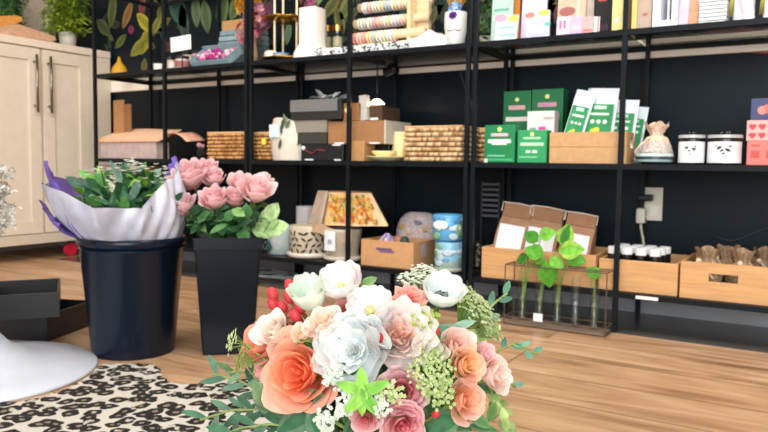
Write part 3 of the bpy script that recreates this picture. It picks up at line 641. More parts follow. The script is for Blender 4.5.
obj('saucer', MB().lathe([(r*.85, .0005), (r*1.0, .004), (r*1.02, .018), (r*.9, .02)], 36, '#cfc8ba', capt=True), 'ceramic', t, smooth=True)
obj('tag', MB().box(-r*.35, r*.3, -r*1.12, -r*1.10, H*.35, H*.95, '#e3edf6').box(-r*.15, r*.1, -r*1.13, -r*1.12, H*.55, H*.7, '#9ab0c6'), 'paper', t)
potX, potR, potH = X, r, H
# kraft wrapped bouquet lying on the pots
c0 = onY(352, 246, .09); zb_ = ZB + potH + .002
t = thing('wrapped_bouquet', 'kraft-wrapped bouquet of orange and yellow flowers above the beige pot', 'bouquet', (potX, .09, zb_))
tl = onY(322, 192, .09) - V(t.location); tr_ = onY(372, 193, .09) - V(t.location); br_ = onY(389, 226, .09) - V(t.location); bl = onY(314, 224, .09) - V(t.location)
b = MB()
def fn(u, v):
    top = tl.lerp(tr_, u); bot = bl.lerp(br_, u) if u > 0 else bl; p = bot.lerp(top, v)
    return V((p.x, -.055*math.sin(math.pi*u)**.7*(1 - .5*v) + .006*math.sin(u*17), p.z))
b.grid(fn, 18, 8, '#e6c498'); 
b.grid(lambda u, v: fn(u, v) + V((0, .1*math.sin(math.pi*u) + .002, .004)), 18, 8, '#a8835c')
obj('kraft_wrap', b, 'paper', t, smooth=True)
b = MB()
b.grid(lambda u, v: fn(u*.30, v) + V((-.012 - .01*(1-v), -.012, .006)), 6, 8, '#b7a796'); b.grid(lambda u, v: V((bl.x*.95 + u*.22, -.05 - .02*math.sin(3*u), bl.z - .035 + .035*v - .02*u*(1-v) + .012*math.sin(u*6))), 12, 3, '#c0a588')
obj('paper_fold', b, 'paper', t, smooth=True, label='greyish folded paper edge')
b = MB()
for k in range(190):
    u = U_(.3, .94); v = U_(.12, .92); p = fn(u, v) + V((0, -.006, 0)); c = random.choice(['#f0bc50', '#f6d470', '#f0d890', '#f4e0a0', '#e8905c', '#e0813c', '#8a9050', '#f2d060'])
    for q in range(5):
        a = q*1.257; b.leaf(p, (math.cos(a), -.25, math.sin(a)), (0, -1, 0), U_(.008, .014), .009, c, .1, .1, 2, 2)
obj('printed_blossoms', b, 'petal', t)
# cardboard box
Xc, Wc, Hc = place(361, 413, 241, .02, ZB); D = .17
t = thing('cardboard_box', 'open cardboard box with a purple printed mark, among the pots', 'box', (Xc, .02, ZB)); c_ = '#c8986a'
t.rotation_euler = (0, 0, .0)
obj('front_panel', MB().box(-Wc/2, Wc/2, 0, .004, 0, Hc, c_), 'card', t)
for s in (-1, 1): a = s*(Wc/2 - .002); obj('side_panel', MB().box(a - .002, a + .002, .004, D, 0, Hc, c_), 'card', t)
obj('back_panel', MB().box(-Wc/2, Wc/2, D, D + .004, 0, Hc, c_), 'card', t); obj('bottom_panel', MB().box(-Wc/2 + .004, Wc/2 - .004, .004, D, .0005, .004, c_), 'card', t)
b = MB().box(-Wc*.2, Wc*.1, -.0012, -.0002, Hc*.62, Hc*.72, '#6a4a72').box(-Wc*.14, Wc*.14, -.0014, -.0002, Hc*.55, Hc*.64, '#7a5a80'); obj('printed_mark', b, 'print', t)
obj('side_label', MB().box(Wc/2 + .0002, Wc/2 + .001, D*.4, D*.6, Hc*.4, Hc*.9, '#b8aab4'), 'paper', t)
t = thing('lilac_bundle', 'lilac patterned crumpled bundle in the cardboard box', 'bundle', (Xc - Wc*.12, .07, ZB + .005))
def fn(u, v): a = 2*math.pi*u; rr = .045*math.sin(math.pi*(.15 + .8*v))*(1 + .12*math.sin(5*a + 3*v)); return V((rr*math.cos(a), rr*.8*math.sin(a), (Hc + .02)*v))
obj('bundle_body', MB().grid(fn, 24, 8, lambda u, v: random.choice(['#8f86b0', '#b0a8c8', '#6a608c', '#c8b8c8']), True), 'fabric', t, smooth=True)
for k, (dx, c, lab) in enumerate(((.03, '#c98a70', 'small peach ball in the cardboard box'), (.055, '#3c5a4a', 'small dark green ball in the cardboard box'))):
    t = thing('small_ball', lab, 'ball', (Xc + dx, .06, ZB + .005)); obj('ball_body', MB().lathe([(.014, 0), (.017, Hc*.8), (.019, Hc*.95), (.012, Hc + .01), (.004, Hc + .014)], 16, c, capt=True), 'wax', t, smooth=True)
X, W, H = place(397, 441, 213, .265, ZB)
t = thing('fabric_bag', 'cream and mauve domed soft bag with yellow and grey dots', 'bag', (X, .265, ZB))
def fn(u, v):
    a = 2*math.pi*u; rr = (W*.5)*(math.cos(v*1.45))**.6; return V((rr*math.cos(a), rr*.7*math.sin(a), H*.45 + H*.58*math.sin(v*1.45) if v > 0 else 0))
def fcol(u, v):
    return random.choice(['#cbb9b8', '#c7b6b4', '#d2c2bf'])
obj('dome', MB().grid(fn, 32, 14, fcol, True), 'fabric', t, smooth=True)
b = MB()
for (u, v, s, c) in ((.67, .35, .018, '#e8b83c'), (.80, .5, .018, '#8a88a0'), (.73, .22, .014, '#dbc38a'), (.62, .7, .012, '#b9a0b0'), (.85, .3, .013, '#d8b060')):
    p = fn(u, v); nrm = V((p.x, p.y, (p.z - H*.45))).normalized(); mb = MB().ball((0, 0, 0), s, c, 12, 4, (1, 1, .15)); mb.xf(frame_m(p, nrm)); b.add(mb.v, mb.f, mb.c)
obj('dot_print', b, 'print', t, smooth=True)
# blue pots stacked
def cloud(t, r, H):
    b = MB()
    for k in range(22):
        a = U_(-2.8, .2); er = V((math.cos(a), math.sin(a), 0)); p = er*r*.99 + V((0, 0, H*U_(.15, .9))); mb = MB().ball((0, 0, 0), U_(.006, .014), random.choice(['#d8e8f0', '#b8d0dc', '#7aae84', '#5a98cc', '#a8cce0']), 8, 4, (1.6, 1, .1)); mb.xf(frame_m(p, er)); b.add(mb.v, mb.f, mb.c)
    obj('painted_pattern', b, 'print', t, smooth=True)
t, X, r, H = pot('plant_pot', 'blue sky-print pot at the bottom, right of the cardboard box', 'pot', 436, 462, 241, .07, [(.8, 0), (.95, .03), (1, .4), (.98, .94), (.95, 1), (.88, .98), (.8, .3), (0, .28)], lambda j, p: '#86bcdc' if j > 1 else '#9ab0ae', deco=cloud)
obj('saucer', MB().lathe([(r*.82, .0005), (r*1.04, .004), (r*1.06, .015), (r*.96, .017)], 36, '#a8aa98', capt=True), 'ceramic', t, smooth=True)
t, X, r, H = pot('plant_pot', 'blue sky-print pot stacked on the other, with a white cloud', 'pot', 434, 462, 214, .07, [(.8, 0), (.97, .1), (1, .5), (.98, .9), (.9, 1), (.8, .98), (.7, .5), (0, .48)], lambda j, p: '#5aa6d8', deco=cloud, zbase=ZB + H + .0006)
b = MB().ball((-r*.05, -r*.98, H*.62), r*.42, '#e6eef2', 12, 6, (1.3, .12, .7)); obj('cloud_print', b, 'print', t, smooth=True)
# jars left of crate 1
t, X, r, H = pot('pebble_jar', 'small dim glass jar of pebbles squeezed beside the wooden crate', 'jar', 474.5, 480.5, 240, .2, CYL, '#7c7468', 'glass')
b = MB()
for k in range(26): a = U_(0, 6.28); q = U_(0, r*.7); b.ball((q*math.cos(a), q*math.sin(a), U_(.008, H*.9)), .005, random.choice(['#c8b8a0', '#8a7a68', '#e0d8cc']), 6, 4)
obj('pebbles', b, 'matte', t, smooth=True)
# vent slats
A = onY(483, 184, .33); B = onY(498, 216, .33)
t = thing('slatted_rack', 'grey slatted rack standing behind the paired posts', 'rack', ((A.x + B.x)/2, .33, ZB)); w_ = B.x - A.x
b = MB()
for k in range(7): z = B.z - ZB + (A.z - B.z)*k/6; b.box(-w_/2, w_/2, -.004, .002, z - .005, z + .004, '#55575a')
obj('slats', b, 'satin', t); obj('rack_frame', MB().box(-w_/2 - .006, -w_/2, -.004, .004, 0, A.z - ZB + .008, '#2a2c30').box(w_/2, w_/2 + .006, -.004, .004, 0, A.z - ZB + .008, '#2a2c30'), 'satin', t)

#PART2
# ================================================================== WHITE CABINET
CX = -.346
yA0 = onX(-60, 150, CX).y; yA1 = onX(42, 150, CX).y; yB0 = onX(45, 150, CX).y; yB1 = onX(91, 150, CX).y
t = thing('cabinet', 'cream shaker cabinet with two long steel handles, against the left wall', 'cabinet', (CX, 0, 0)); wc = '#d8cdbd'
obj('cabinet_body', MB().box(-.48, -.02, yA0 - .4, WY - .017, .135, 1.095, wc), 'satin', t, .002)
obj('countertop', MB().box(-.5, .004, yA0 - .42, WY - .017, 1.0955, 1.134, '#e0d2c4'), 'satin', t, .004)
obj('filler_panel', MB().box(-.0195, -.001, yB1 + .003, WY - .018, .135, 1.095, wc), 'satin', t, .001)
obj('base_rail', MB().box(-.0195, -.004, yA0 - .4, yB1, .09, .141, '#cabfae'), 'satin', t, .001)
def door(y0, y1, hy):
    b = MB(); z0, z1 = .145, 1.09; fr = .062; x = 0
    b.box(-.019, -.009, y0 + fr, y1 - fr, z0 + fr, z1 - fr, wc)
    for (a, c, e, g) in ((y0, y0 + fr, z0, z1), (y1 - fr, y1, z0, z1), (y0 + fr, y1 - fr, z0, z0 + fr), (y0 + fr, y1 - fr, z1 - fr, z1)): b.box(-.019, x, a, c, e, g, wc)
    d = obj('cabinet_door', b, 'satin', t, .0015)
    h = MB().tube([(.001, hy, .80), (.03, hy, .80)], .005, 8, '#8f887c').tube([(.001, hy, 1.02), (.03, hy, 1.02)], .005, 8, '#8f887c').tube([(.03, hy, .765), (.03, hy, 1.055)], .0065, 10, '#8f887c')
    obj('handle', h, 'metal', d, smooth=True, label='brushed steel bar handle')
door(yA0, yA1, onX(37.5, 90, CX + .03).y); door(yB0, yB1, onX(51.5, 90, CX + .03).y)
door(yA0 - .4, yA0 - .004, yA0 - .36)
for i, (yy, c, lab) in enumerate(((onX(70, 240, CX - .05).y, '#c0203a', 'red caster wheel'), (yA0, '#2a2a2c', None), )):
    k = MB(); k.lathe([(.012, -.012), (.034, -.012), (.036, 0), (.034, .012), (.012, .012)], 20, c, capt=True).xf(Matrix.Translation((-.05, yy, .037)) @ Matrix.Rotation(math.pi/2, 4, 'Y'))
    w_ = obj('caster_wheel', k, 'satin', t, smooth=False, label=lab); obj('caster_fork', MB().box(-.065, -.035, yy - .01, yy + .01, .072, .134, '#3a3a3c'), 'frame', w_)
# on the cabinet
def topz(px, py, X): return onX(px, py, X)
P0 = onX(0, 25, -.42); P1 = onX(22, 18, -.42)
def slab(name, label, cat, corners, th, col, X0, X1, kind='wood'):
    pts = [onX(x, y, X1) for x, y in corners]; b = MB(); n = len(pts)
    o = [V((X1, p.y, p.z)) for p in pts] + [V((X0, p.y, p.z)) for p in pts]
    b.add(o, [tuple(range(n)), tuple(range(2*n - 1, n - 1, -1))] + [(i, i + n, (i + 1) % n + n, (i + 1) % n) for i in range(n)], col)
    return tag(obj(name, b, kind, None, .002), label, cat)
slab('wooden_tray', 'pale wooden slab leaning low on the white cabinet top', 'tray', [(8, 35.5), (8, 30), (18, 24), (54, 36), (57, 40.2), (50, 41.4)], 0, '#caa184', -.6, -.40)
slab('cutting_board', 'orange wooden board with a rounded end, over the pale slab on the cabinet', 'board', [(-30, 38), (-30, 17), (16, 15.5), (22, 17), (23, 21), (17, 23.5), (8, 29)], 0, '#d99a4e', -.62, -.605)
def feathery(name, label, px0, px1, X, zbase, top, n, cols, pot=None, spread=.1):
    A = onX(px0, 30, X); B = onX(px1, 30, X); yc = (A.y + B.y)/2; hw = abs(B.y - A.y)/2
    t = thing(name, label, 'plant', (X, yc, zbase))
    if pot:
        r, h, c = pot; obj('pot', MB().lathe([(r*.8, 0), (r, h), (r*.9, h), (r*.85, h*.8), (0, h*.78)], 24, c), 'ceramic', t, smooth=True); z0 = h*.85
    else: r = .04; z0 = .0; obj('pot', MB().lathe([(.03, 0), (.04, .05), (0, .045)], 20, '#e8e4dc'), 'ceramic', t, smooth=True)
    b = MB()
    for i in range(n):
        a = U_(0, 6.28); q = U_(.1, 1); tipz = z0 + U_(.02, 1)*(top - z0); rr = hw*q*1.05
        p0 = V((math.cos(a)*r*.5, math.sin(a)*r*.5, z0)); p2 = V((math.cos(a)*rr*.8, math.sin(a)*rr, tipz)); p1 = V((p2.x*.6, p2.y*.5, max(tipz, z0) + .06)); c = random.choice(cols)
        pts = [p0.lerp(p1, s).lerp(p1.lerp(p2, s), s) for s in (0, .25, .5, .75, 1)]; b.tube(pts, .0016, 3, c)
        for s in range(1, 5):
            for k in range(4): b.leaf(pts[s-1].lerp(pts[s], k/4), (U_(-1, 1), U_(-1, 1), U_(-.6, .6)), (U_(-1, 1), U_(-1, 1), 1), U_(.025, .045), .009, c, .3, .1, 2, 2)
    obj('foliage', b, 'leaf', t)
feathery('fern', 'bright green feathery fern in a grey white pot on the cabinet, beside the shelving', 45, 89, -.55, 1.135, .3, 150, ['#6f8a1e', '#8aa02c', '#55751c', '#a5b43c', '#4a6a1c'], (.048, .10, '#b9b8b0'))
feathery('fern', 'dark green feathery plant at the top left corner behind the orange board', -5, 28, -.7, 1.135, .35, 90, ['#2c5a2c', '#3f6e34', '#1f4a24', '#5d8448'], (.05, .09, '#c8c4ba'))
feathery('fern', 'thin pale green trailing plant between the two bushier ferns', 42, 54, -.66, 1.135, .34, 36, ['#7a944c', '#a0b070', '#cfd0a0'], (.03, .06, '#c8b09a'))

# ================================================================== TOP SHELF, UNIT 1
X, W, H = place(114, 125, 57, .2, ZT)
t = thing('yellow_cone', 'small yellow cone ornament at the left end of the top shelf', 'ornament', (X, .2, ZT)); obj('cone_body', MB().lathe([(W*.45, 0), (W*.5, H*.15), (W*.42, H*.5), (W*.12, H*.8), (W*.06, H), (.001, H*1.02)], 20, '#e8b838'), 'wax', t, smooth=True)
X, W, H = place(155, 162, 64, .25, ZT); t = thing('small_cup', 'small white cup behind the left shelf post on the top shelf', 'cup', (X, .25, ZT)); obj('cup_body', MB().lathe([(W*.4, 0), (W*.5, H), (W*.42, H), (0, H*.3)], 18, '#e8e6e2'), 'ceramic', t, smooth=True)
labs = ['small jar with a pinkish label under the left of the white sign', 'small jar with a dark lid under the right of the white sign', 'small jar with dark lid in the back row above the white sign', 'small jar with dark lid in the back row beside the blue box']
for i, (a, b_, tp, Y, zo) in enumerate(((166, 175, 50, .06, 0), (177, 188, 50, .06, 0), (184, 193, 28, .2, .045), (193, 203, 28, .2, .045))):
    X, W, H = place(a, b_, tp, Y, ZT + zo); r = W*.45; H = min(H, .06)
    t = thing('spice_jar', labs[i], 'jar', (X, Y, ZT + zo), 0, 'small jars beside the blue box'); obj('jar_body', MB().lathe([(r, 0), (r, H*.75), (r*.8, H*.8)], 18, '#c9b4b0', capt=True), 'satin', t); obj('label', MB().lathe([(r*1.02, H*.15), (r*1.02, H*.6)], 18, '#8a5a5c' if i % 2 else '#e0d6d0', capb=False), 'paper', t); obj('lid', MB().lathe([(r*.9, H*.8), (r*.95, H)], 18, '#1c1c1e', capt=True), 'gloss', t)
X, W, H = place(165, 206, 52, .18, ZT)
tag(obj('jar_riser', MB().box(X - W/2, X + W/2, .16, .24, ZT, ZT + .0445, '#1d1f22'), 'black_plastic', None, .002), 'low black riser under the back row of small jars', 'riser')
X, W, H = place(172, 192, 36, .03, ZT); t = thing('white_sign', 'blank white tilted sign card in front of the small jars', 'sign', (X, .028, ZT))
obj('sign_card', MB().box(-W/2, W/2, 0, .002, H*.55, H, '#f2f2f0').xf(Matrix.Rotation(-.05, 4, 'Y')), 'paper', t); obj('sign_stand', MB().tube([(0, .004, 0), (0, .004, H*.6)], .002, 6, '#1c1c1e').box(-.02, .02, -.004, .014, 0, .003, '#1c1c1e'), 'frame', t)
X, W, H = place(190, 232, 38, .04, ZT)
t = thing('gift_box', 'open blue grey box of magenta and white petals on the top shelf', 'box', (X, .04, ZT)); c_ = '#7e97a4'
w_ = W*.44
b = MB().box(-w_, w_, 0, .11, 0, .005, c_).box(-w_, w_, 0, .004, .005, .028, c_).box(-w_, w_, .106, .11, .005, .05, c_).box(-w_, -w_ + .004, .004, .106, .005, .038, c_).box(w_ - .004, w_, .004, .106, .005, .038, c_)
T_ = Matrix.Rotation(.62, 4, 'X'); b.xf(Matrix.Translation((0, 0, .001)) @ T_); obj('tray_body', b, 'paper', t)
b = MB()
for k in range(90): p = V((U_(-w_ + .012, w_ - .012), U_(.01, .1), .03)); b.ball(p, U_(.006, .01), '#c02a92' if abs(p.x) < w_*.45 and rnd() < .8 else random.choice(['#f0e4ec', '#e07ab8', '#e8d8e0']), 6, 4)
b.xf(Matrix.Translation((0, 0, .001)) @ T_); o = obj('petals', b, 'petal', t, smooth=True); o['kind'] = 'stuff'
zl = onY(220, 40, .17).z - ZT
b = MB()
for k in range(3): b.box(-w_ + .02 + .006*k, w_ + .02 - .003*k, .14, .24, zl + .025*k - .03, zl + .025*k - .008, ['#6e8894', '#86a0aa', '#789098'][k])
b.box(-w_ + .02, w_ + .02, .14, .24, 0, zl - .031, '#5c737e'); obj('stacked_lids', b, 'paper', t, .002)
bx_thing('kraft_box', 'tan kraft box behind the pink flowers on the top shelf', 'box', 222, 243, 20, .25, ZT, .07, '#b08a5c')
def fluff(t, name, c, rad, n, cols, size, base=(0, 0, 0), sq=(1, 1, 1)):
    b = MB()
    for k in range(n):
        d = V((U_(-1, 1), U_(-1, 1), U_(-1, 1))); d = d.normalized() if d.length > .1 else V((0, 0, 1)); p = V(c) + V((d.x*sq[0], d.y*sq[1], d.z*sq[2]))*rad*U_(.55, 1); cc = random.choice(cols)
        for q in range(5):
            tng = d.orthogonal().normalized(); tng.rotate(Quaternion(d, q*1.257 + k)); b.leaf(p, tng + d*.5, d, size, size*.8, cc, .1, .1, 2, 2)
    return obj(name, b, 'petal', t)
X, W, H = place(236, 262, 30, .1, ZT)
t = thing('flower_vase', 'pink yellow and purple dried flowers in a tan vase, left of the tiered stand', 'flowers', (X, .12, ZT))
obj('vase', MB().lathe([(.02, 0), (.028, .05), (.02, .11), (.024, .12), (0, .115)], 20, '#b89a80'), 'ceramic', t, smooth=True)
fluff(t, 'blooms', (-.02, 0, .15), .055, 60, ['#e08a96', '#d86c80', '#f0b0b0'], .02); fluff(t, 'blooms', (.02, 0, .21), .07, 70, ['#a86a9c', '#c08ab0', '#e0a0a8'], .02, label=None) if False else fluff(t, 'blooms', (.03, 0, .21), .065, 70, ['#9a6498', '#c08ab0', '#e0a0a8'], .02)
fluff(t, 'blooms', (-.035, .02, .27), .06, 60, ['#f0c22c', '#f0962c', '#f0d870'], .022)
# ================================================================== TOP SHELF, UNIT 2
Xs_, Ws_, Hs_ = place(264, 300, 12, .12, ZT)
t = thing('tiered_stand', 'two-tier gold cake stand with white posts on the top shelf', 'stand', (Xs_, .14, ZT)); r = Ws_*.5
for (z, rr) in ((.008, r*1.05), (Hs_*.82, r*1.0)):
    b = MB().grid(lambda u, v: V((rr*v*math.cos(6.283*u)*(1 + .06*math.sin(9*6.283*u)*v), rr*v*math.sin(6.283*u)*(1 + .06*math.sin(9*6.283*u)*v), z + .014*max(0, v - .6)/.4)), 45, 6, '#c99a3a', True); obj('gold_plate', b, 'gold', t, solid=.003, smooth=True)
for a in (0.3, 2.4, 4.5): obj('post', MB().tube([(r*.55*math.cos(a), r*.55*math.sin(a), .012), (r*.55*math.cos(a), r*.55*math.sin(a), Hs_*1.5)], .0045, 8, '#efe3c4'), 'ceramic', t, smooth=True)
t2 = thing('white_soap', 'white round block on the lower gold tier', 'soap', (Xs_ - .03, .085, ZT + .016)); obj('soap_body', MB().lathe([(.028, 0), (.03, .01), (.028, .03), (.02, .036)], 24, '#f2ece8', capt=True), 'wax', t2, smooth=True)
t2 = thing('blue_dish', 'small blue-rimmed dish on the lower gold tier', 'dish', (Xs_ + .03, .08, ZT + .03)); obj('dish_body', MB().lathe([(.018, -.012), (.034, 0), (.036, .006), (.032, .005), (.014, -.006)], 28, lambda j, p: '#3f86c0' if j in (1, 2) else '#e8d8a8', capt=True), 'ceramic', t2, smooth=True)
X, W, H = place(304, 321, 9, .1, ZT); Xb_, Wb_, _ = place(299, 323, 40, .1, ZT)
t = thing('tall_vase', 'tall white square-necked vase with pink stems on the top shelf', 'vase', (X, .1, ZT)); 
def fn(u, v):
    a = 2*math.pi*u; z = v*H; r = W*.5 if v > .3 else W*.5 + (Wb_ - W)*.5*math.sin((.3 - v)/.3*1.9)
    c_, s_ = math.cos(a), math.sin(a); k = 1/max(abs(c_), abs(s_)); k = 1 + (k - 1)*.7; return V((c_*k*r, s_*k*r, z))
obj('vase_body', MB().grid(fn, 32, 16, '#efe9e2', True).add([fn(i/32, 0) for i in range(32)], [tuple(range(31, -1, -1))], '#efe9e2'), 'ceramic', t, smooth=True)
fluff(t, 'blooms', (-.01, 0, H + .035), .04, 30, ['#b86a8a', '#d08aa0', '#8a5070'], .018); b = MB()
for k in range(5): b.leaf((.01, 0, H), (U_(.2, 1), U_(-.4, .4), U_(.5, 1)), (0, -1, 0), .11, .018, '#6a8a58', .1)
obj('leaves', b, 'leaf', t)
for i, (a, b_) in enumerate(((322, 331), (333, 342))):
    X, W, H = place(a, b_, 26, .22, ZT); t = thing('glass_jar', ['small clear jar with gold lid, left of the pair behind the patterned cloth', 'small clear jar with gold lid, right of the pair behind the patterned cloth'][i], 'jar', (X, .22, ZT + .0), 0, 'gold-lidded jars on the top shelf')
    obj('glass_body', MB().lathe([(W*.48, 0), (W*.5, H*.85)], 20, '#ffffff'), 'glass', t, smooth=True); obj('salts', MB().lathe([(W*.43, .002), (W*.44, H*.7)], 20, '#b7ae8e', capt=True), 'matte', t, smooth=False); obj('lid', MB().lathe([(W*.52, H*.85), (W*.52, H)], 20, '#c8a060', capt=True), 'gold', t)
X, W, H = place(316, 408, 51, .03, ZT)
t = thing('patterned_cloth', 'white cloth with black leopard-like marks along the top shelf edge', 'cloth', (X, .02, ZT))
b = MB().grid(lambda u, v: V((-W/2 + u*W, .004 - .0*v + .004*math.sin(u*40)*(1 - v), .001 + .030*v)), 60, 4, '#dfe4e6'); b.grid(lambda u, v: V((-W/2 + u*W, .004 + .16*v, .031 + .003*math.sin(u*30 + v*9))), 60, 6, '#e6e9ea'); obj('cloth_sheet', b, 'fabric', t, smooth=True)
b = MB()
for k in range(70):
    u = rnd(); x = -W/2 + u*W; b.leaf((x, -.003, .003 + rnd()*.026), (U_(-1, 1), 0, U_(-.6, .6)), (0, -1, 0), U_(.008, .018), .007, '#141416', 0, 0, 2, 2)
obj('black_marks', b, 'print', t)
# bracelet stand
ZR = ZT + .034
X, W, H = place(352, 432, 0, .1, ZR)
t = thing('bracelet_stand', 'pale wooden tiered bar stand for bracelets on the top shelf', 'stand', (X, .12, ZR)); wc2 = '#dfc79e'
obj('base', MB().box(-W*.45, W*.5, -.06, .05, 0, .008, wc2), 'wood', t, .002)
obj('upright', MB().box(W*.30, W*.44, -.012, .012, .008, H*1.15, wc2), 'wood', t, .002)
bars = [(-.05, H*.20), (-.02, H*.55), (.01, H*.95)]
for y, z in bars: obj('bar', MB().tube([(-W*.46, y, z), (W*.46, y, z)], .017, 12, wc2), 'wood', t, smooth=True)
obj('bar_support', MB().box(W*.26, W*.30, -.06, .012, .008, H*1.1, wc2), 'wood', t)
cols = ['#e85a4a', '#f0a8a0', '#f2f0ee', '#c9a0b4', '#b8c8e0', '#6aa8d0', '#bfe0a8', '#f2c878', '#e8e0f0', '#a8b4c8', '#d83a8a', '#fff6e8', '#caa27a', '#d4d8dc']
cn = ['red', 'salmon pink', 'off white', 'mauve', 'pale blue', 'sky blue', 'pale green', 'yellow orange', 'pale lavender', 'steel blue', 'magenta', 'ivory', 'tan', 'silver grey']
labn = ['lowest', 'middle', 'top']; ic = 0
for bi, (y, z) in enumerate(bars):
    for k in range(15):
        x = -W*.39 + k*W*.042 + U_(-.001, .001)
        if bi == 0 and k > 12: continue
        c = random.choice(cols[1:] + ['#f2f0ee', '#d4d8dc', '#e8e0f0']) if bi else cols[[0, 1, 1, 0, 7, 7, 5, 6, 2, 6, 13, 8, 1][k % 13]]
        b = MB(); rr = .0195; b.tube([(0, rr*math.cos(q*.5236), rr*math.sin(q*.5236) - .003) for q in range(13)], .0042, 6, mixc(c, '#f0ece8', .3)); o = obj('bracelet', b, 'satin', smooth=True); o.location = (t.location.x + x, t.location.y + y, t.location.z + z)
        tag(o, '%s bracelet on the %s wooden bar of the stand' % (cn[cols.index(c)], labn[bi]), 'bracelet', '%s bracelets on the %s bar' % (cn[cols.index(c)], labn[bi]))
X, W, H = place(408, 449, 31, .06, ZT + .0)
t = thing('draped_block', 'white cloth-covered block left of the face planter', 'block', (X, .07, ZT))
def fn(u, v): return V((-W/2 + W*u, -.03 + .09*v, H*min(1, .45 + .9*u if u < .6 else 1.0 - (u - .6)*1.3) + .003*math.sin(u*14 + v*5)))
b = MB().grid(fn, 16, 8, '#ece6e4')
b.add([fn(i/16, 0) for i in range(17)] + [V((fn(i/16, 0).x, -.03, 0.001)) for i in range(17)], [(i, i + 17, i + 18, i + 1) for i in range(16)], '#ece6e4'); b.add([fn(i/16, 1) for i in range(17)] + [V((fn(i/16, 1).x, .06, 0.001)) for i in range(17)], [(i, i + 1, i + 18, i + 17) for i in range(16)], '#e0dad8')
b.add([fn(1, j/8) for j in range(9)] + [V((W/2, -.03 + .09*j/8, .001)) for j in range(9)], [(j, j + 9, j + 10, j + 1) for j in range(8)], '#e0dad8')
obj('cloth_cover', b, 'fabric', t, smooth=False)
X, W, H = place(445, 466, 13, .07, ZT)
t = thing('face_planter', 'white planter with drawn closed eyes, holding blue and yellow flowers', 'planter', (X, .07, ZT)); r = W/2
obj('pot_body', MB().lathe([(r*.6, 0), (r*.75, H*.1), (r*.98, H*.55), (r, H*.8), (r*.95, H), (r*.86, H), (r*.8, H*.7), (0, H*.68)], 36, '#eceae6'), 'ceramic', t, smooth=True)
b = MB()
for s in (-.42, .30):
    a0 = -math.pi/2 + .3 + s; pts = []
    for k in range(7): a = a0 + (k - 3)*.1; rr = r*.93; pts.append((rr*math.cos(a), rr*math.sin(a), H*(.44 + .03*((k - 3)/3)**2)))
    b.tube(pts, .0016, 5, '#2a2a2c')
obj('eye_lines', b, 'print', t)
fluff(t, 'blue_bloom', (0, -.012, H + .012), .024, 30, ['#5a8ad0', '#8ab8f0', '#c8dcf4'], .014); fluff(t, 'purple_bloom', (.006, -r*.95, H*.86), .012, 14, ['#5a2a90', '#7a3ab0'], .012, sq=(1, .5, .7)); fluff(t, 'yellow_bloom', (.0, 0, H + .055), .03, 40, ['#f0c860', '#f0e0a0', '#e8a850'], .018)
obj('stems', MB().tube([(-.01, 0, H*.7), (-.035, -.01, H + .08)], .003, 6, '#e8e0a8').tube([(.01, 0, H*.7), (.02, -.01, H + .1)], .003, 6, '#a8c0d0').tube([(0, 0, H*.7), (0, 0, H + .05)], .004, 6, '#4a7a4a'), 'leaf', t, smooth=True)
# ================================================================== TOP SHELF, UNIT 3
X, W, H = place(479, 489, 25, .16, ZT)
t = thing('potted_plant', 'small dark trailing plant beside the paired posts on the top shelf', 'plant', (X, .18, ZT)); obj('pot', MB().lathe([(.02, 0), (.027, .05), (.022, .05), (0, .04)], 20, '#b9b2a4'), 'ceramic', t, smooth=True)
b = MB()
for k in range(60): p = V((U_(-.025, .025), U_(-.03, .01), U_(.03, .2))); b.leaf(p, (U_(-1, 1), U_(-1, 0), U_(-1, .3)), (0, -1, .4), .03, .014, random.choice(['#2a4a22', '#3f6630', '#1c3418']), .2, .1, 2, 3)
obj('foliage', b, 'leaf', t)
def card(name, label, px0, px1, pyt, Y, col, deco=(), thick=.02, tilt=0, cat='card', rz=0, group=None, kind='paper', shear=0):
    X, W, H = place(px0, px1, pyt, Y, ZT); t = thing(name, label, cat, (X, Y, ZT + .0005), rz, group); t.rotation_euler = (-.08 if thick < .01 else 0, tilt, rz)
    obj('card_body' if cat == 'card' else 'body', MB().box(-W/2, W/2, 0, thick, 0, H, col), kind, t, .001)
    if deco:
        p = MB()
        for i, (a, b_, c, d, cc) in enumerate(deco):
            if a < 0:   # round blob: (-1, cx, cz, r)
                p.ball((-W/2 + W*b_, -.0002 - .0001*i, H*c), d*W, cc, 14, 4, (1.4, .03, .8))
            else: p.box(-W/2 + a*W, -W/2 + b_*W, -.0008 - .0001*i, 0, c*H, d*H, cc)
        obj('printed_front', p, 'print', t)
    return t
card('greeting_card', 'tall mint card with a yellow shape at the back, near the posts', 490, 511, -12, .13, '#b9d6cc', [(.1, .8, .62, .66, '#6ab0a0'), (-1, .6, .38, .22, '#d8c84a')], .006)
card('greeting_card', 'small mint card with pink and yellow blobs at the shelf edge', 494, 516, 15, .04, '#cfe6e2', [(.15, .9, .5, .58, '#93c8c0'), (.2, .95, .22, .30, '#93c8c0'), (-1, .22, .9, .22, '#e8a0b8'), (-1, .78, .86, .18, '#e8d860')], .008, .05)
card('greeting_card', 'tall lavender card with orange and green shapes at the back', 520, 545, -12, .13, '#cfcbe4', [(-1, .5, .4, .12, '#e0a060'), (-1, .62, .36, .1, '#80b890')], .006)
card('greeting_card', 'small lavender card with a teal corner at the shelf edge', 526, 549, 11, .04, '#dcdaf0', [(.2, .9, .55, .66, '#bcb9e0'), (.15, .85, .12, .2, '#bcb9dc'), (-1, .15, .9, .16, '#e88068'), (-1, .75, .92, .18, '#e8d860'), (-1, .92, .5, .1, '#50b8a8')], .008, -.03)
card('orange_packet', 'narrow orange packet between the mint and lavender cards', 511, 519, 0, .16, '#c87a30', (), .01, 0, 'packet')
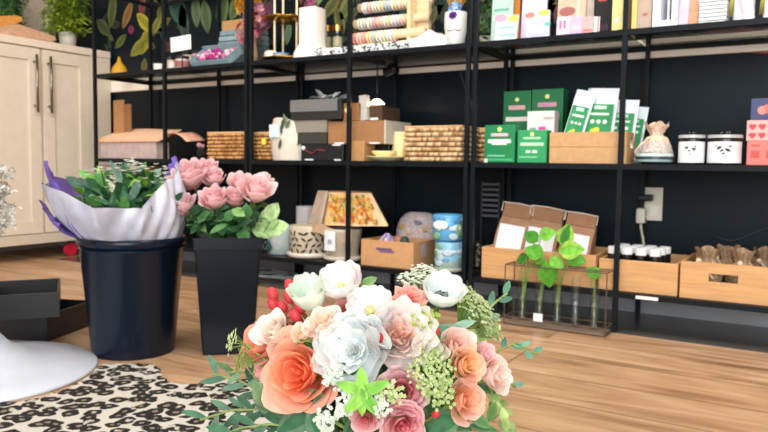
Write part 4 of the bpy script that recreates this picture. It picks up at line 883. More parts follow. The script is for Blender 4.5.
card('photo_card', 'brown and cream picture card in a clear sleeve', 556, 584, -14, .12, '#d6b59c', [(-1, .35, .55, .22, '#a0605a'), (-1, .35, .55, .13, '#7c4448'), (.7, .78, .1, .9, '#e8d4c0')], .006)
card('sleeve', 'clear crinkled sleeve right of the brown picture card', 582, 592, -10, .14, '#c9bcb2', (), .02, .06, 'sleeve')
for i, (a, b_, c, lab) in enumerate(((556, 570, '#e8c8dc', 'small pink card with purple letters at the left of the low pink row'), (569, 582, '#c8b0dc', 'small lilac card in the middle of the low pink row'), (581, 594, '#eea8a8', 'small coral card in the low pink row'), (592, 599, '#f0e8e4', 'small white card with dark edge at the right of the low pink row'))):
    card('small_card', lab, a, b_, 16.5, .035, c, [(.2, .35, .4, .8, '#b86a98'), (.5, .65, .4, .8, '#b86a98')] if i == 0 else [(.15, .8, .2, .3, '#d06a70')] if i == 2 else [(.7, .9, 0, 1, '#a06a68')] if i == 3 else [(.2, .8, .3, .5, '#dcc8ec')], .004)
card('book', 'black book with a small red mark on the top shelf', 593, 614, -20, .08, '#16161a', [(.2, .6, .62, .67, '#b04048'), (.1, .7, .1, .2, '#30202a')], .03, 0, 'book')
card('book', 'pale yellow book on the top shelf beside the shelf post', 611.5, 624, -25, .03, '#e6d892', [(-1, .5, .22, .25, '#c8ccc0')], .16, 0, 'book')
card('book', 'pale yellow book just right of the shelf post on the top shelf', 631, 636, -25, .03, '#e2d28a', (), .14, 0, 'book')
card('gift_bag', 'tan and lilac sleeve with a small red heart on the top shelf', 637, 651, -20, .05, '#b9a698', [(-1, .55, .32, .14, '#b8604a'), (.2, .8, .62, .9, '#b8bcd8')], .1, 0, 'bag')
# white lantern box with window
X, W, H = place(652, 677, -18, .03, ZT)
t = thing('lantern_box', 'white box with a cut-out window and blue marks on the top shelf', 'box', (X, .03, ZT))
b = MB().box(-W/2, -W*.18, 0, .1, 0, H, '#dfe4ee').box(W*.26, W/2, 0, .1, 0, H, '#dfe4ee').box(-W*.18, W*.26, 0, .1, 0, H*.17, '#e8ecf2').box(-W*.18, W*.26, .09, .1, H*.17, H, '#7c7c7c'); obj('box_body', b, 'paper', t)
obj('inner_strip', MB().box(W*.04, W*.12, .02, .03, H*.17, H, '#dfe0e0'), 'paper', t)
b = MB()
for (x, z) in ((-.35, .3), (-.32, .12), (-.1, .08), (.35, .35), (.38, .2), (.15, .1), (-.38, .5)): b.leaf((W*x, -.0006, H*z), (U_(-1, 1), 0, U_(-1, 1)), (0, -1, 0), .01, .004, random.choice(['#7a90c0', '#c8a060']), 0, 0, 2, 2)
obj('printed_marks', b, 'print', t)
card('sleeve', 'pale lilac crinkled sleeve beside the white window box', 678, 688, -14, .06, '#cfc8dc', (), .03, .04, 'sleeve')
card('peach_packet', 'peach orange packet left of the white stack', 688, 697, -14, .05, '#d89a78', (), .03, .05, 'packet')
X, W, H = place(698, 726, -10, .03, ZT)
nb = 9
for k in range(nb):
    o = obj('notepad', MB().box(-W/2, W/2, 0, .1, 0, H/nb*.8, '#dfe6e6'), 'paper', None, .0015); o.location = (X + U_(-.001, .001), .03, ZT + .0003 + k*H/nb)
    tag(o, 'white pad in the tall stack, %s' % ['at the very bottom', 'second from the bottom', 'third from the bottom', 'fourth from the bottom', 'fifth from the bottom', 'sixth from the bottom', 'seventh from the bottom', 'second from the top', 'topmost'][k], 'notepad', 'stack of white pads')
for (a, b_, c, lab, w2) in ((729, 756, '#d4c4d4', 'translucent pinkish lilac gift bag near the right edge of the top shelf', .1), (760, 785, '#e0b8c0', 'pink wrapped bag with a green ribbon at the right edge of the top shelf', .1)):
    X, W, H = place(a, b_, -14, .05, ZT); t = thing('gift_bag', lab, 'bag', (X, .08, ZT))
    ph = rnd()*6
    def fn(u, v):
        aa = 2*math.pi*u; k = 1/max(abs(math.cos(aa)), abs(math.sin(aa))); k = 1 + (k - 1)*.6; rr = W*.5*(1 - .15*math.sin(v*3))*(1 + .06*math.sin(7*aa + v*9 + ph)); return V((rr*k*math.cos(aa)*.9, rr*.5*k*math.sin(aa), H*v))
    obj('bag_body', MB().grid(fn, 32, 12, lambda u, v: mixc(c, '#f0f0f8', .5 + .5*math.sin(u*30 + v*4)), True), 'foil', t, smooth=True)
    obj('ribbon', MB().tube([(-W*.46, -.03, H*.2), (-W*.42, -.045, H*.5), (-W*.3, -.05, H*.9)], .006, 6, '#a8a048'), 'satin', t, smooth=True)

# small things in unit 1/2 rails
lp_ = onY(377, 104, .12); la = V((lp_.x, .12, ZT - .0195))
t = thing('clip_lamp', 'small hanging lamp with a glowing cone shade under the top shelf', 'lamp', la); dz = lp_.z - la.z
obj('mount', MB().box(-.012, .03, -.02, .02, -.012, .0, '#1a1c20'), 'black_plastic', t, .002)
obj('lamp_rod', MB().tube([(0, 0, -.01), (0, 0, dz + .045), (0, 0, dz + .03)], .0032, 8, '#24262a'), 'black_plastic', t, smooth=True)
obj('socket_cap', MB().lathe([(.006, dz + .034), (.012, dz + .024), (.012, dz + .012)], 20, '#1a1c20', capt=False), 'black_plastic', t)
em = simple('lamp_glow', '#ffe6c0', .5); em.node_tree.nodes['Principled BSDF'].inputs['Emission Color'].default_value = (1, .86, .66, 1); em.node_tree.nodes['Principled BSDF'].inputs['Emission Strength'].default_value = 3.0
obj('lamp_shade', MB().lathe([(.010, dz + .02), (.024, dz + .008), (.031, dz)], 28, '#fff0d8', capb=True), em, t, smooth=False)
pl = bpy.data.lights.new('lamp_bulb', 'POINT'); pl.energy = 1.2; pl.color = (1, .75, .5); pl.shadow_soft_size = .015; po = bpy.data.objects.new('lamp_bulb', pl); COL.objects.link(po); po.location = (la.x, la.y, la.z + dz - .018)
t = thing('spotlight', 'small black swivel spotlight under the top shelf, right of the glowing lamp', 'lamp', (onY(391, 66, .2).x, .2, ZT - .0195))
obj('lamp_head', MB().lathe([(.016, -.03), (.022, -.026), (.024, .02), (.018, .03)], 20, '#15171b', capt=True).xf(Matrix.Translation((0, 0, -.03)) @ Matrix.Rotation(1.2, 4, 'Y')), 'black_plastic', t)
obj('bracket', MB().box(-.008, .008, -.008, .008, -.02, 0, '#15171b'), 'black_plastic', t)

# ================================================================== FLOOR: cables, terrarium, boxes, bucket, vase, rug, stand
b = MB()
for k in range(3):
    cx, cy = onZ(288 - k*5, 277 - k*2, .01).x, onZ(288, 277, .01).y - .02*k; pts = [(cx + (.17 - .02*k)*math.cos(q*.314 + k), cy + (.06 + .012*k)*math.sin(q*.314 + k), .008 + .009*k + .004*math.sin(q)) for q in range(20)]; b.tube(pts, .0055, 7, '#b9bfc0')
tag(obj('cable_coil', b, 'satin', smooth=True), 'coil of pale grey cable on the floor under the middle shelving unit', 'cable')
FL = onZ(510, 321, 0); FR = onZ(592, 341, 0); BR = onZ(605, 335, 0)
dx = (FR - FL); Lw = dx.length; rzt = math.atan2(dx.y, dx.x); Dt = .085; Ht = .20
base = FL + V((0, -.0, 0))
t = thing('test_tube_rack', 'wire frame rack of glass propagation tubes on the floor', 'rack', (base.x, base.y - .055, 0), 0)
b = MB(); wr = .0021; c_ = '#5b4a40'
crn = [(0, 0), (Lw, 0), (Lw, Dt), (0, Dt)]
for z in (.004, .028, Ht):
    for i in range(4):
        p, q = crn[i], crn[(i+1) % 4]; b.tube([(p[0], p[1], z), (q[0], q[1], z)], wr, 5, c_)
for p in crn: b.tube([(p[0], p[1], 0), (p[0], p[1], Ht)], wr, 5, c_)
b.tube([(0, Dt/2, Ht), (Lw, Dt/2, Ht)], wr, 5, c_)
obj('wire_frame', b, 'frame', t)
obj('base_tray', MB().box(.004, Lw - .004, .004, Dt - .004, .0025, .01, '#7c6a5a'), 'wood', t)
tr_r = .0145
for i in range(5):
    x = Lw*(.14 + .18*i)
    g = obj('glass_tube', MB().lathe([(.002, .014), (tr_r*.7, .017), (tr_r, .028), (tr_r, .172), (tr_r*1.15, .174), (tr_r*1.15, .177)], 18, '#ffffff', c=(x, Dt/2, 0)), 'glass', t, smooth=True)
    obj('water', MB().lathe([(tr_r*.6, .019), (tr_r*.86, .03), (tr_r*.86, .1)], 14, '#b9c8b4', c=(x, Dt/2, 0), capt=True), 'glass', g, smooth=True)
b = MB(); lf = MB()
lp = [(532, 237, 11, 150), (546, 234, 11, 20), (565, 236, 14, 75), (535, 252, 13, 160), (523, 259, 10, 200), (570, 250, 15, 10), (575, 259, 12, -10), (548, 274, 16, -85), (594, 273, 10, 150), (556, 262, 10, -30), (541, 263, 9, 220)]
o0 = V(t.location)
for i, (px, py, L_, an) in enumerate(lp):
    p = onY(px, py, t.location.y + Dt/2 - (.02 if i % 2 else -.01)) - o0; s = Lw*(.14 + .18*[0, 0, 1, 0, 0, 2, 2, 1, 4, 2, 0][i]); k = 2.25/709
    a = math.radians(an); d = V((math.cos(a), U_(-.25, .1), math.sin(a)))
    b.tube([(s, Dt/2, .05), (s + (p.x - s)*.15, Dt/2, .14), (s + (p.x - s)*.6, Dt/2*.9, max(.185, (p.z + .18)/2)), p - d*L_*k*.5], .0019, 5, '#7a9a4a')
    lf.leaf(p - d*L_*k*.75, d, (.15, -1, .35), L_*k*1.7, L_*k*1.35, random.choice(['#3f8a26', '#57a030', '#6cb23a', '#347a24']), .15, .12, 4, 6, .4, '#9ac24a' if i in (2, 5) else None)
obj('vine_stems', b, 'leaf', t); obj('heart_leaves', lf, 'leaf', t, smooth=True)
P = onY(538, 319, t.location.y - .003) - o0; obj('price_tag', MB().box(P.x - .015, P.x + .015, -.005, -.0035, P.z - .012, P.z + .014, '#e8eef2').xf(Matrix.Translation((0, 0, .004))), 'paper', t)

# black boxes at the left edge
Pa = onZ(47, 342, 0); Pb = onZ(90, 326, 0); e = (Pb - Pa); lr = e.length; an = math.atan2(e.y, e.x) - math.pi/2
def openbox(name, label, P, rz, W, D, H, z, inner=True, lift=0):
    t = thing(name, label, 'box', (P.x, P.y, z), rz); th = .006; c_ = '#141518'
    obj('box_base', MB().box(-W, 0, 0, D, 0, th, c_), 'satin', t)
    obj('box_walls', MB().box(-W, 0, 0, th, th, H, c_).box(-W, 0, D - th, D, th, H, c_).box(-th, 0, th, D - th, th, H, c_).box(-W, -W + th, th, D - th, th, H, c_), 'satin', t)
    return t
openbox('black_box', 'matte black open box on the floor, under the smaller box at the left edge', Pa, an, .36, lr + .02, .078, 0)
Pu = onZ(60, 316, .079); Pv = onZ(62, 291, .079)
t = openbox('black_box', 'smaller black open box resting on the other black box', V((1.262, -1.062, 0)), math.atan2(.57, -.82) - math.pi/2, .2, .27, .07, .0785)
obj('blue_tissue', MB().ball((0, 0, 0), .018, '#2a5a80', 7, 4, (1.4, 1, .3)).xf(Matrix.Translation((-.12, .09, .012))), 'paper', t)

# bucket
Pf = onZ(134, 361, 0); dirb = V((Pf.x - CAM.x, Pf.y - CAM.y, 0)).normalized(); rb = .112
Bc = Pf + dirb * rb; Bc.z = 0
dep = (V((Bc.x, Bc.y, .3)) - CAM).dot(fw); k = dep/F; rt = 52*k; zt_ = CAM.z + 0 
zrim = onY(134, 243, Bc.y - 0).z; 
pp = ray(134, 236); tt = V((Bc.x - CAM.x, Bc.y - CAM.y, 0)).length / V((pp.x, pp.y, 0)).length; zrim = CAM.z + pp.z*tt
t = thing('flower_bucket', 'tall round black plastic bucket holding the purple-wrapped bouquet', 'bucket', Bc); c_ = '#0a1827'
rb = 39.5*k
obj('bucket_body', MB().lathe([(rb, 0), (rb*1.01, .004), (rt*.95, zrim - .03), (rt*.97, zrim - .028), (rt*.955, zrim - .0285), (rt*.96, zrim - .01), (rt*.93, zrim - .004), (rb*.96, .006), (0, .006)], 64, c_), 'black_plastic', t, smooth=True)
obj('rim', MB().lathe([(rt*.97, zrim - .02), (rt, zrim - .018), (rt*1.01, zrim), (rt*.97, zrim + .002), (rt*.94, zrim - .002), (rt*.94, zrim - .018)], 64, c_, capb=False), 'black_plastic', t, smooth=True)
# wrapped bouquet in bucket: front faces the camera; fc = azimuth toward camera
az = math.atan2(CAM.y - Bc.y, CAM.x - Bc.x)
tw = thing('wrapped_bouquet', 'white blossoms and leaves wrapped in lilac and purple paper in the round bucket', 'bouquet', (Bc.x, Bc.y, .02))
k0 = dep/F
def paper(name, prof, col, rin=.0, kind='paper', label=None, seed=0, ins=1.0, zlow=None):
    # prof: list of (az offset deg, px x, px y) rim points -> placed by azimuth with a radius that matches the width
    pts = []
    for (ad, px, py) in prof:
        a = az + math.radians(ad); 
        depth = dep - .0
        hor = (px - 134)*k0; z = CAM.z + 0
        rr = max(.12, abs(hor)/max(.35, abs(math.sin(math.radians(ad)))) if abs(ad) > 15 else .165) * ins
        pos = V((rr*math.cos(a), rr*math.sin(a), 0)); r_ = ray(px, py); hd = (V((Bc.x, Bc.y, 0)) + pos - V((CAM.x, CAM.y, 0))).length; zz = CAM.z + r_.z*hd/V((r_.x, r_.y, 0)).length - .02
        pts.append(V((pos.x, pos.y, zz)))
    n = len(pts)
    def fn(u, v):
        s = u*(n - 1); i = min(n - 2, int(s)); q = s - i; q2 = q*q*(3 - 2*q)*.5 + q*.5; top = pts[i].lerp(pts[i+1], q2)
        a = math.atan2(top.y, top.x); rl = rt*.86*(1 if ins >= 1 else .97); low = V((rl*math.cos(a), rl*math.sin(a), zrim - .03)); low2 = V((.03*math.cos(a), .03*math.sin(a), .02))
        if v < .3: p = low2.lerp(low, v/.3)
        else:
            w = (v - .3)/.7; p = low.lerp(top, w); bul = math.sin(math.pi*w)*.018; p += V((math.cos(a), math.sin(a), 0))*bul
        cr = .005*math.sin(u*31 + v*6 + seed)*min(1, v*2) + .003*math.sin(u*67 - v*11 + seed); return p + V((math.cos(a), math.sin(a), .3))*cr
    return obj(name, MB().grid(fn, 70, 16, col), kind, tw, smooth=True, label=label)
paper('purple_paper', [(-150, 75, 180), (-105, 60, 176), (-92, 56, 160), (-70, 70, 190), (-60, 80, 200)], '#6f57a8', label='bright purple paper', seed=1)
paper('purple_paper', [(98, 172, 162), (108, 168, 156), (120, 160, 164), (135, 150, 178), (160, 138, 192)], '#7a66c8', label='bright purple paper', seed=2)
paper('purple_paper', [(-112, 54, 212), (-100, 52, 200), (-86, 60, 212), (-76, 68, 222)], '#6f57a8', label='bright purple paper corner', seed=5, ins=1.02)
paper('lilac_paper', [(-100, 52, 182), (-80, 52, 183), (-52, 76, 192), (-22, 100, 207), (-6, 118, 209), (8, 128, 208), (28, 138, 192), (46, 150, 180), (62, 163, 178), (76, 172, 168), (90, 178, 160), (104, 181, 170)], '#c2c4d4', label='pale lilac paper', seed=3, ins=1.0)
b = MB(); g = MB()
for k in range(210):
    a = U_(0, 6.28); q = U_(0, .13); p = V((q*math.cos(a), q*math.sin(a), U_(.40, .455) - q*.2))
    if p.dot(RT) > .07: continue
    d = V((math.cos(a)*q*8, math.sin(a)*q*8, 1)); g.leaf(p, d + V((U_(-.8, .8), U_(-.8, .8), 0)), (U_(-1, 1), U_(-1, 1), .6), U_(.04, .07), U_(.018, .03), random.choice(['#2f5a3a', '#3f6e4c', '#5f9a4c', '#7a9a8a', '#284a30', '#7cae3c']), .3, .15, 3, 4)
for k in range(80):
    a = az + U_(-1.2, 1.0); q = U_(.05, .12); p = V((q*math.cos(a), q*math.sin(a), U_(.34, .40))); g.leaf(p, (math.cos(a)*.4 + U_(-.6, .6), math.sin(a)*.4 + U_(-.6, .6), .7), (math.cos(a), math.sin(a), .4), U_(.035, .055), U_(.02, .03), random.choice(['#2f5a3a', '#3f6e4c', '#5f9a4c', '#284a30']), .3, .15, 3, 4)
obj('foliage', g, 'leaf', tw, smooth=True)
f_ = MB()
for k in range(150):
    a = U_(0, 6.28); q = U_(.0, .12); p = V((q*math.cos(a), q*math.sin(a), U_(.455, .51) - q*.22))
    for s in range(4): f_.leaf(p, (math.cos(s*1.57 + k), math.sin(s*1.57 + k), .35), (0, 0, 1), .011, .010, '#f2f4ee', 0, .1, 2, 2)
obj('tiny_white_blossoms', f_, 'petal', tw)
f_ = MB(); cc = V((Bc.x, Bc.y, 0)); q = onY(102, 190, Bc.y - .07)
hyd = V((q.x - Bc.x, q.y - Bc.y, q.z - .04))
for k in range(120):
    d = V((U_(-1, 1), U_(-1, 1), U_(-.2, 1))).normalized(); p = hyd + d*.046
    for s in range(4): tn = d.orthogonal().normalized(); tn.rotate(Quaternion(d, s*1.57 + k)); f_.leaf(p, tn + d*.3, d, .012, .011, random.choice(['#eef2e4', '#f4f4ee', '#dce8c8']), 0, .1, 2, 2)
obj('white_hydrangea', f_, 'petal', tw)
st = MB()
for k in range(8): a = k*.8; st.tube([(.02*math.cos(a), .02*math.sin(a), 0), (.05*math.cos(a), .05*math.sin(a), .43)], .003, 5, '#4a7a3c')
obj('stems', st, 'leaf', tw)
g = MB()
for (px, py, dx_, dz) in ((52, 188, -1, .1), (60, 220, -1, -.5)):
    q = onY(px, py, Bc.y - .1); p = V((q.x - Bc.x, q.y - Bc.y, q.z - .02)); d = RT*dx_ + V((0, 0, dz)); g.leaf(p - d*.02, d, -fw, .05, .03, '#5f8a6c', .1, .1, 3, 4)
obj('side_leaves', g, 'leaf', tw, smooth=True)

# square vase with pink roses
Pl = onZ(203, 356, 0); Pr = onZ(253, 354, 0); m_ = (Pl + Pr)/2; dirv = V((m_.x - CAM.x, m_.y - CAM.y, 0)).normalized()
rzv = math.atan2(dirv.y, dirv.x) - math.pi/2; Wv = 50*((m_ - CAM).dot(fw))/F
Vc = m_ + dirv*Wv/2; Vc.z = 0; dv = (V((Vc.x, Vc.y, .3)) - CAM).dot(fw); Wt = 66*(dv - .06)/F
r_ = ray(224, 238); hd = (V((Vc.x, Vc.y, 0)) - dirv*Wt/2 - V((CAM.x, CAM.y, 0))).length; zv = CAM.z + r_.z*hd/V((r_.x, r_.y, 0)).length
t = thing('square_vase', 'tapered square glossy black vase holding the pink roses', 'vase', Vc, rzv); c_ = '#040f1a'
b = MB().frus(Wv, Wv, Wt*.97, Wt*.97, 0, zv - .03, c_, False); obj('vase_body', b, 'black_plastic', t, .006)
b = MB().frus(Wt*1.0, Wt*1.0, Wt*1.02, Wt*1.02, zv - .034, zv, c_, False); s_ = Wt*.48
b.frus(Wv*.9, Wv*.9, Wt*.94, Wt*.94, .01, zv - .001, '#04080c', False); obj('collar', b, 'black_plastic', t, .002)

# ---------------- flowers
def rose(R, cin, cout, N=26, open_=.6, seed=0, tips=None, ruffle=.03, deep=1.0):
    rs = random.Random(seed); b = MB(); cin = mixc(cin, '#fff4e0', .06); cout = mixc(cout, '#ffffff', .38)
    for i in range(N):
        t_ = i/(N - 1); rr = R*(.06 + .86*t_**.9)*rs.uniform(.94, 1.06); th = i*2.3999 + rs.uniform(-.3, .3); hw = 1.15 - .42*t_; zb_ = -R*(.95*deep); ph = rs.uniform(0, 6)
        zt_ = R*(.02 + .26*math.sin(min(1, t_*1.5)*2.0) - (.15 + .65*open_)*max(0, t_ - .45)*1.3) + R*rs.uniform(-.06, .06)
        sh = rs.uniform(-.12, .12); cb = mixc(cin, cout, min(1, max(0, t_*1.1 + sh))); ctip = mixc(cb, tips or '#ffffff', .5 if tips else .15); cdark = mixc(cb, cin, .5); tw_ = rs.uniform(-.25, .25); pt = rs.uniform(.03, .13)
        fl = (.06 + .75*max(0, t_ - .3)*(.5 + open_))
        def fn(u, v):
            x = (u - .5)*2; v2 = v*(1 - (.16*x*x + .14*x**4)*v); rho = rr*(.22 + .78*math.sin(min(1, v2*1.05)*1.5708)) * (1 + .09*x)
            cu = max(0, v2 - .66)/.34; rho += R*fl*.34*cu**1.6; z = zb_ + (zt_ - zb_)*v2 + R*pt*(1 - abs(x))*v2**4 - R*fl*.32*cu**2.4*(1 - .5*(1 - abs(x)))
            a = th + (x + tw_*v*.3)*hw*(.4 + .6*math.sin(min(1, v*1.2)*1.5708)); w = (ruffle + .02*t_)*R*math.sin(x*4.5 + ph)*v2**3
            return V(((rho + w)*math.cos(a), (rho + w)*math.sin(a), z + w*.8))
        b.grid(fn, 9, 9, lambda u, v: ctip if v > .9 else (mixc(cb, ctip, .35) if v > .78 else (cb if v > .5 else cdark)))
    return b
def bowl(R, cols, n=8, cup=.9, seed=0, layers=2, ruffle=.05, center='#d8e0a0', dark=None):
    rs = random.Random(seed); b = MB()
    for l in range(layers):
        for i in range(n - l):
            th = 6.283*i/(n - l) + l*.4 + rs.uniform(-.12, .12); rl = R*(1 - .2*l)*rs.uniform(.93, 1.05); c = rs.choice(cols); c2 = mixc(c, '#ffffff', .15); ph = rs.uniform(0, 6); cu = cup*rs.uniform(.85, 1.12) + .12*l; hw = 1.15*6.283/(n - l)*.8
            def fn(u, v):
                x = (u - .5)*2; vv = v*(1 - .10*x**4 - .02*abs(math.sin(x*4 + ph))); rho = rl*(math.sin(vv*1.5708*(.78 + .2*(1 - cu)))**.8 if vv > 0 else 0); z = R*cu*(vv**2.0) - R*.45; a = th + x*hw*.72*math.sin(min(1, v*1.25 + .15)*1.5708)
                w = ruffle*R*math.sin(x*6 + ph)*v*v; rho += w - .05*R*abs(x)*v; return V((rho*math.cos(a), rho*math.sin(a), z + w*.8))
            b.grid(fn, 8, 8, lambda u, v: c2 if v > .6 else c)
    return b
def peony(R, cols, N=34, seed=0, ruffle=.09, cup=.5):
    rs = random.Random(seed); b = MB()
    for i in range(N):
        t_ = (i + 1)/N; th = i*2.3999; rl = R*(.18 + .85*t_**.8); c = mixc(cols[0], cols[1], min(1, t_*1.05 + rs.uniform(-.12, .12))); c2 = mixc(c, '#ffffff', .22); ph = rs.uniform(0, 6); tilt = .25 + 1.05*t_*cup*1.6; hw = .95 - .3*t_
        def fn(u, v):
            x = (u - .5)*2; vv = v*(1 - .14*x**4 - .05*abs(math.sin(x*5 + ph))); ang = tilt*(.45 + .55*vv); L_ = R*(.75 + .45*t_)*vv; rho = rl*.22 + L_*math.sin(min(1.4, ang)); z = -R*.62 + L_*math.cos(min(1.4, ang))*1.0
            a = th + x*hw*(.6 + .5*math.sin(min(1, v*1.2)*1.57)); w = ruffle*R*math.sin(x*7 + ph)*v*v; return V(((rho + w)*math.cos(a), (rho + w)*math.sin(a), z + w))
        b.grid(fn, 8, 6, lambda u, v: c2 if v > .75 else c)
    return b
# pink roses in the vase
heads = [(189, 176, 19, .02, 'large pink rose highest at the left of the square vase', .3), (206, 172, 14, .05, 'pink rose behind and right of the large left one', .2), (214, 178, 12, .02, 'smaller pink rose tucked between the left pair and the front rose', .4),
         (183, 206, 14, -.04, 'pink rose hanging low at the far left of the square vase', -.6), (214, 199, 15, -.06, 'pink rose at the front centre of the square vase', .3), (234, 198, 12, -.01, 'pink rose between the front centre rose and the big right one', .4),
         (255, 190, 18, -.03, 'large pale pink rose at the right of the square vase', .3), (240, 184, 13, .05, 'pink rose behind the big right rose, to its left', .2), (263, 184, 12, .06, 'pale pink rose at the back right of the square vase', .1)]
for i, (px, py, rp, dy, lab, tilt) in enumerate(heads):
    dd = dv + dy; c = CAM + ray(px, py)*dd; R = rp*dd/F*1.08
    n = (V((0, 0, 1)) + (-fw)*.75 + RT*((px - 222)/90)*.8).normalized()
    t = thing('pink_rose', lab, 'flower', (Vc.x, Vc.y, .015), 0, 'pink roses in the black vase'); o0 = V(t.location)
    b = rose(R, '#e08c98' if i < 6 else '#ecaab0', '#eba6b0' if i < 6 else '#f2c2c4', 22, .35, 40 + i, '#fdeeee', .05, 1.15); b.xf(frame_m(c - o0 + n*R*.35, n, i)); obj('bloom', b, 'petal', t, smooth=True)
    foot = V((U_(-.03, .03), U_(-.03, .03), 0)); neck = c - o0 - n*R*.7; st = MB()
    mid = V((neck.x*.45, neck.y*.45, zv - .02)); pts = [foot, mid.lerp(foot, .4), mid, mid.lerp(neck, .6) + V((0, 0, .01)), neck]; st.tube(pts, .003, 6, '#5a7a3c'); obj('stem', st, 'leaf', t, smooth=True)
    sp = MB()
    for q in range(5): sp.leaf(neck, V((math.cos(q*1.257), math.sin(q*1.257), .2)) + n*.6, n, R*.8, R*.3, '#5c7a44', .2)
    obj('sepals', sp, 'leaf', t); lf = MB()
    for q in range(5):
        s = U_(.0, .8); p = mid.lerp(neck, s); d = V((U_(-1, 1), U_(-1, 1), U_(-.1, .7))) - fw*.3; lf.leaf(p, d, (0, 0, 1), U_(.05, .075), U_(.03, .042), random.choice(['#3f6e3c', '#4f7f48', '#2f5a30', '#6a9050']), .3, .12, 4, 5)
    obj('leaves', lf, 'leaf', t, smooth=True)
t = thing('lime_leaf_sprig', 'broad pale lime leaves at the right side of the square vase', 'foliage', (Vc.x, Vc.y, .02)); o0 = V(t.location); b = MB()
for (px, py, L_, W_, an) in ((268, 220, 30, 20, 80), (276, 228, 26, 18, 20), (262, 230, 26, 18, 150), (272, 212, 22, 16, 60)):
    c = CAM + ray(px, py)*(dv - .0) - o0; a = math.radians(an); d = RT*math.cos(a) + UP*math.sin(a); k = dv/F; b.leaf(c - d*L_*k*.5, d, -fw + UP*.4, L_*k, W_*k, random.choice(['#9dbf7c', '#a9c98a', '#8fb26c']), .1, .2, 4, 6)
q = CAM + ray(262, 232)*dv - o0
b.tube([(0, 0, 0), (0, 0, zv*.5), q + V((0, 0, -.01)), CAM + ray(270, 222)*dv - o0], .003, 5, '#7a9a58')
obj('broad_leaves', b, 'leaf', t, smooth=True)
t = thing('leaf_bunch', 'dense dark green rose leaves spilling over the front rim of the square vase', 'foliage', (Vc.x, Vc.y, .02)); o0 = V(t.location); b = MB()
for k_ in range(60):
    px = U_(190, 252); py = U_(206, 234); dd = dv + U_(-.07, .04); c = CAM + ray(px, py)*dd - o0; d = RT*U_(-1, 1) + UP*U_(-.6, .9) - fw*U_(0, .5); b.leaf(c, d, -fw + UP*.8, U_(.035, .06), U_(.022, .034), random.choice(['#35603a', '#4a7a44', '#2a5030', '#6f9a58', '#1f4026']), .25, .15, 3, 4)
for k_ in range(6): b.tube([(0, 0, 0), (U_(-.06, .06), U_(-.06, .06), zv + .05)], .002, 4, '#3a5a30')
obj('leaves', b, 'leaf', t, smooth=True)
# white dried flowers at the left edge on the pedestal
Pd = onZ(-28, 350, 0)
# pedestal: disc circle through three floor points
def circ(a, b, c):
    ax, ay, bx, by, cx, cy = a.x, a.y, b.x, b.y, c.x, c.y; d = 2*(ax*(by - cy) + bx*(cy - ay) + cx*(ay - by))
    ux = ((ax*ax + ay*ay)*(by - cy) + (bx*bx + by*by)*(cy - ay) + (cx*cx + cy*cy)*(ay - by))/d; uy = ((ax*ax + ay*ay)*(cx - bx) + (bx*bx + by*by)*(ax - cx) + (cx*cx + cy*cy)*(bx - ax))/d
    return V((ux, uy, 0)), math.hypot(ax - ux, ay - uy)
pc, pr = circ(onZ(98, 364, 0), onZ(35, 344, 0), onZ(3, 404, 0))
print('pedestal', pc, pr)
t = thing('pedestal_stand', 'white round flared pedestal base on the floor at the left edge', 'stand', pc)
obj('base', MB().lathe([(pr, 0.001), (pr, .006), (pr*.985, .010), (pr*.75, .017), (pr*.5, .034), (pr*.3, .068), (pr*.14, .12), (.022, .16)], 72, '#c2c9d6'), 'satin', t, smooth=True)
obj('stem', MB().lathe([(.022, .16), (.02, .32)], 24, '#c2c9d6', capb=False, capt=True), 'satin', t, smooth=True)
obj('top_disc', MB().lathe([(.02, .32), (.06, .325), (.062, .335)], 32, '#c2c9d6', capt=True), 'satin', t, smooth=True)
t = thing('dried_flowers', 'frosty white dried flowers with tan seed heads at the left edge', 'flowers', (pc.x, pc.y, .3355)); o0 = V(t.location)
obj('vase', MB().lathe([(.02, 0), (.035, .03), (.03, .06), (.02, .08), (0, .075)], 20, '#d8d4cc'), 'ceramic', t, smooth=True)
dd = (pc + V((0, 0, .5)) - CAM).dot(fw); b = MB(); b2 = MB(); st = MB()
for k_ in range(420):
    px = -24 + U_(-30, 42)*U_(.5, 1); py = U_(168, 235); c = CAM + ray(px, py)*(dd + U_(-.05, .05)) - o0
    if rnd() < .25: st.tube([(0, 0, .07), V((c.x*.5, c.y*.5, max(.08, c.z + .02))), c], .0012, 4, '#8a8468')
    for s in range(5): b.leaf(c, (U_(-1, 1), U_(-1, 1), U_(-1, 1)), (U_(-1, 1), U_(-1, 1), 1), U_(.01, .018), .008, random.choice(['#e6e4e0', '#d8dcd8', '#b9beb6', '#f0eeea']), .1, .1, 2, 2)
for k_ in range(10):
    c = CAM + ray(U_(-10, 6), U_(168, 185))*dd - o0; b2.ball(c, .007, '#a8703c', 6, 4)
obj('white_florets', b, 'petal', t); obj('seed_heads', b2, 'matte', t, smooth=True); obj('stems', st, 'leaf', t)

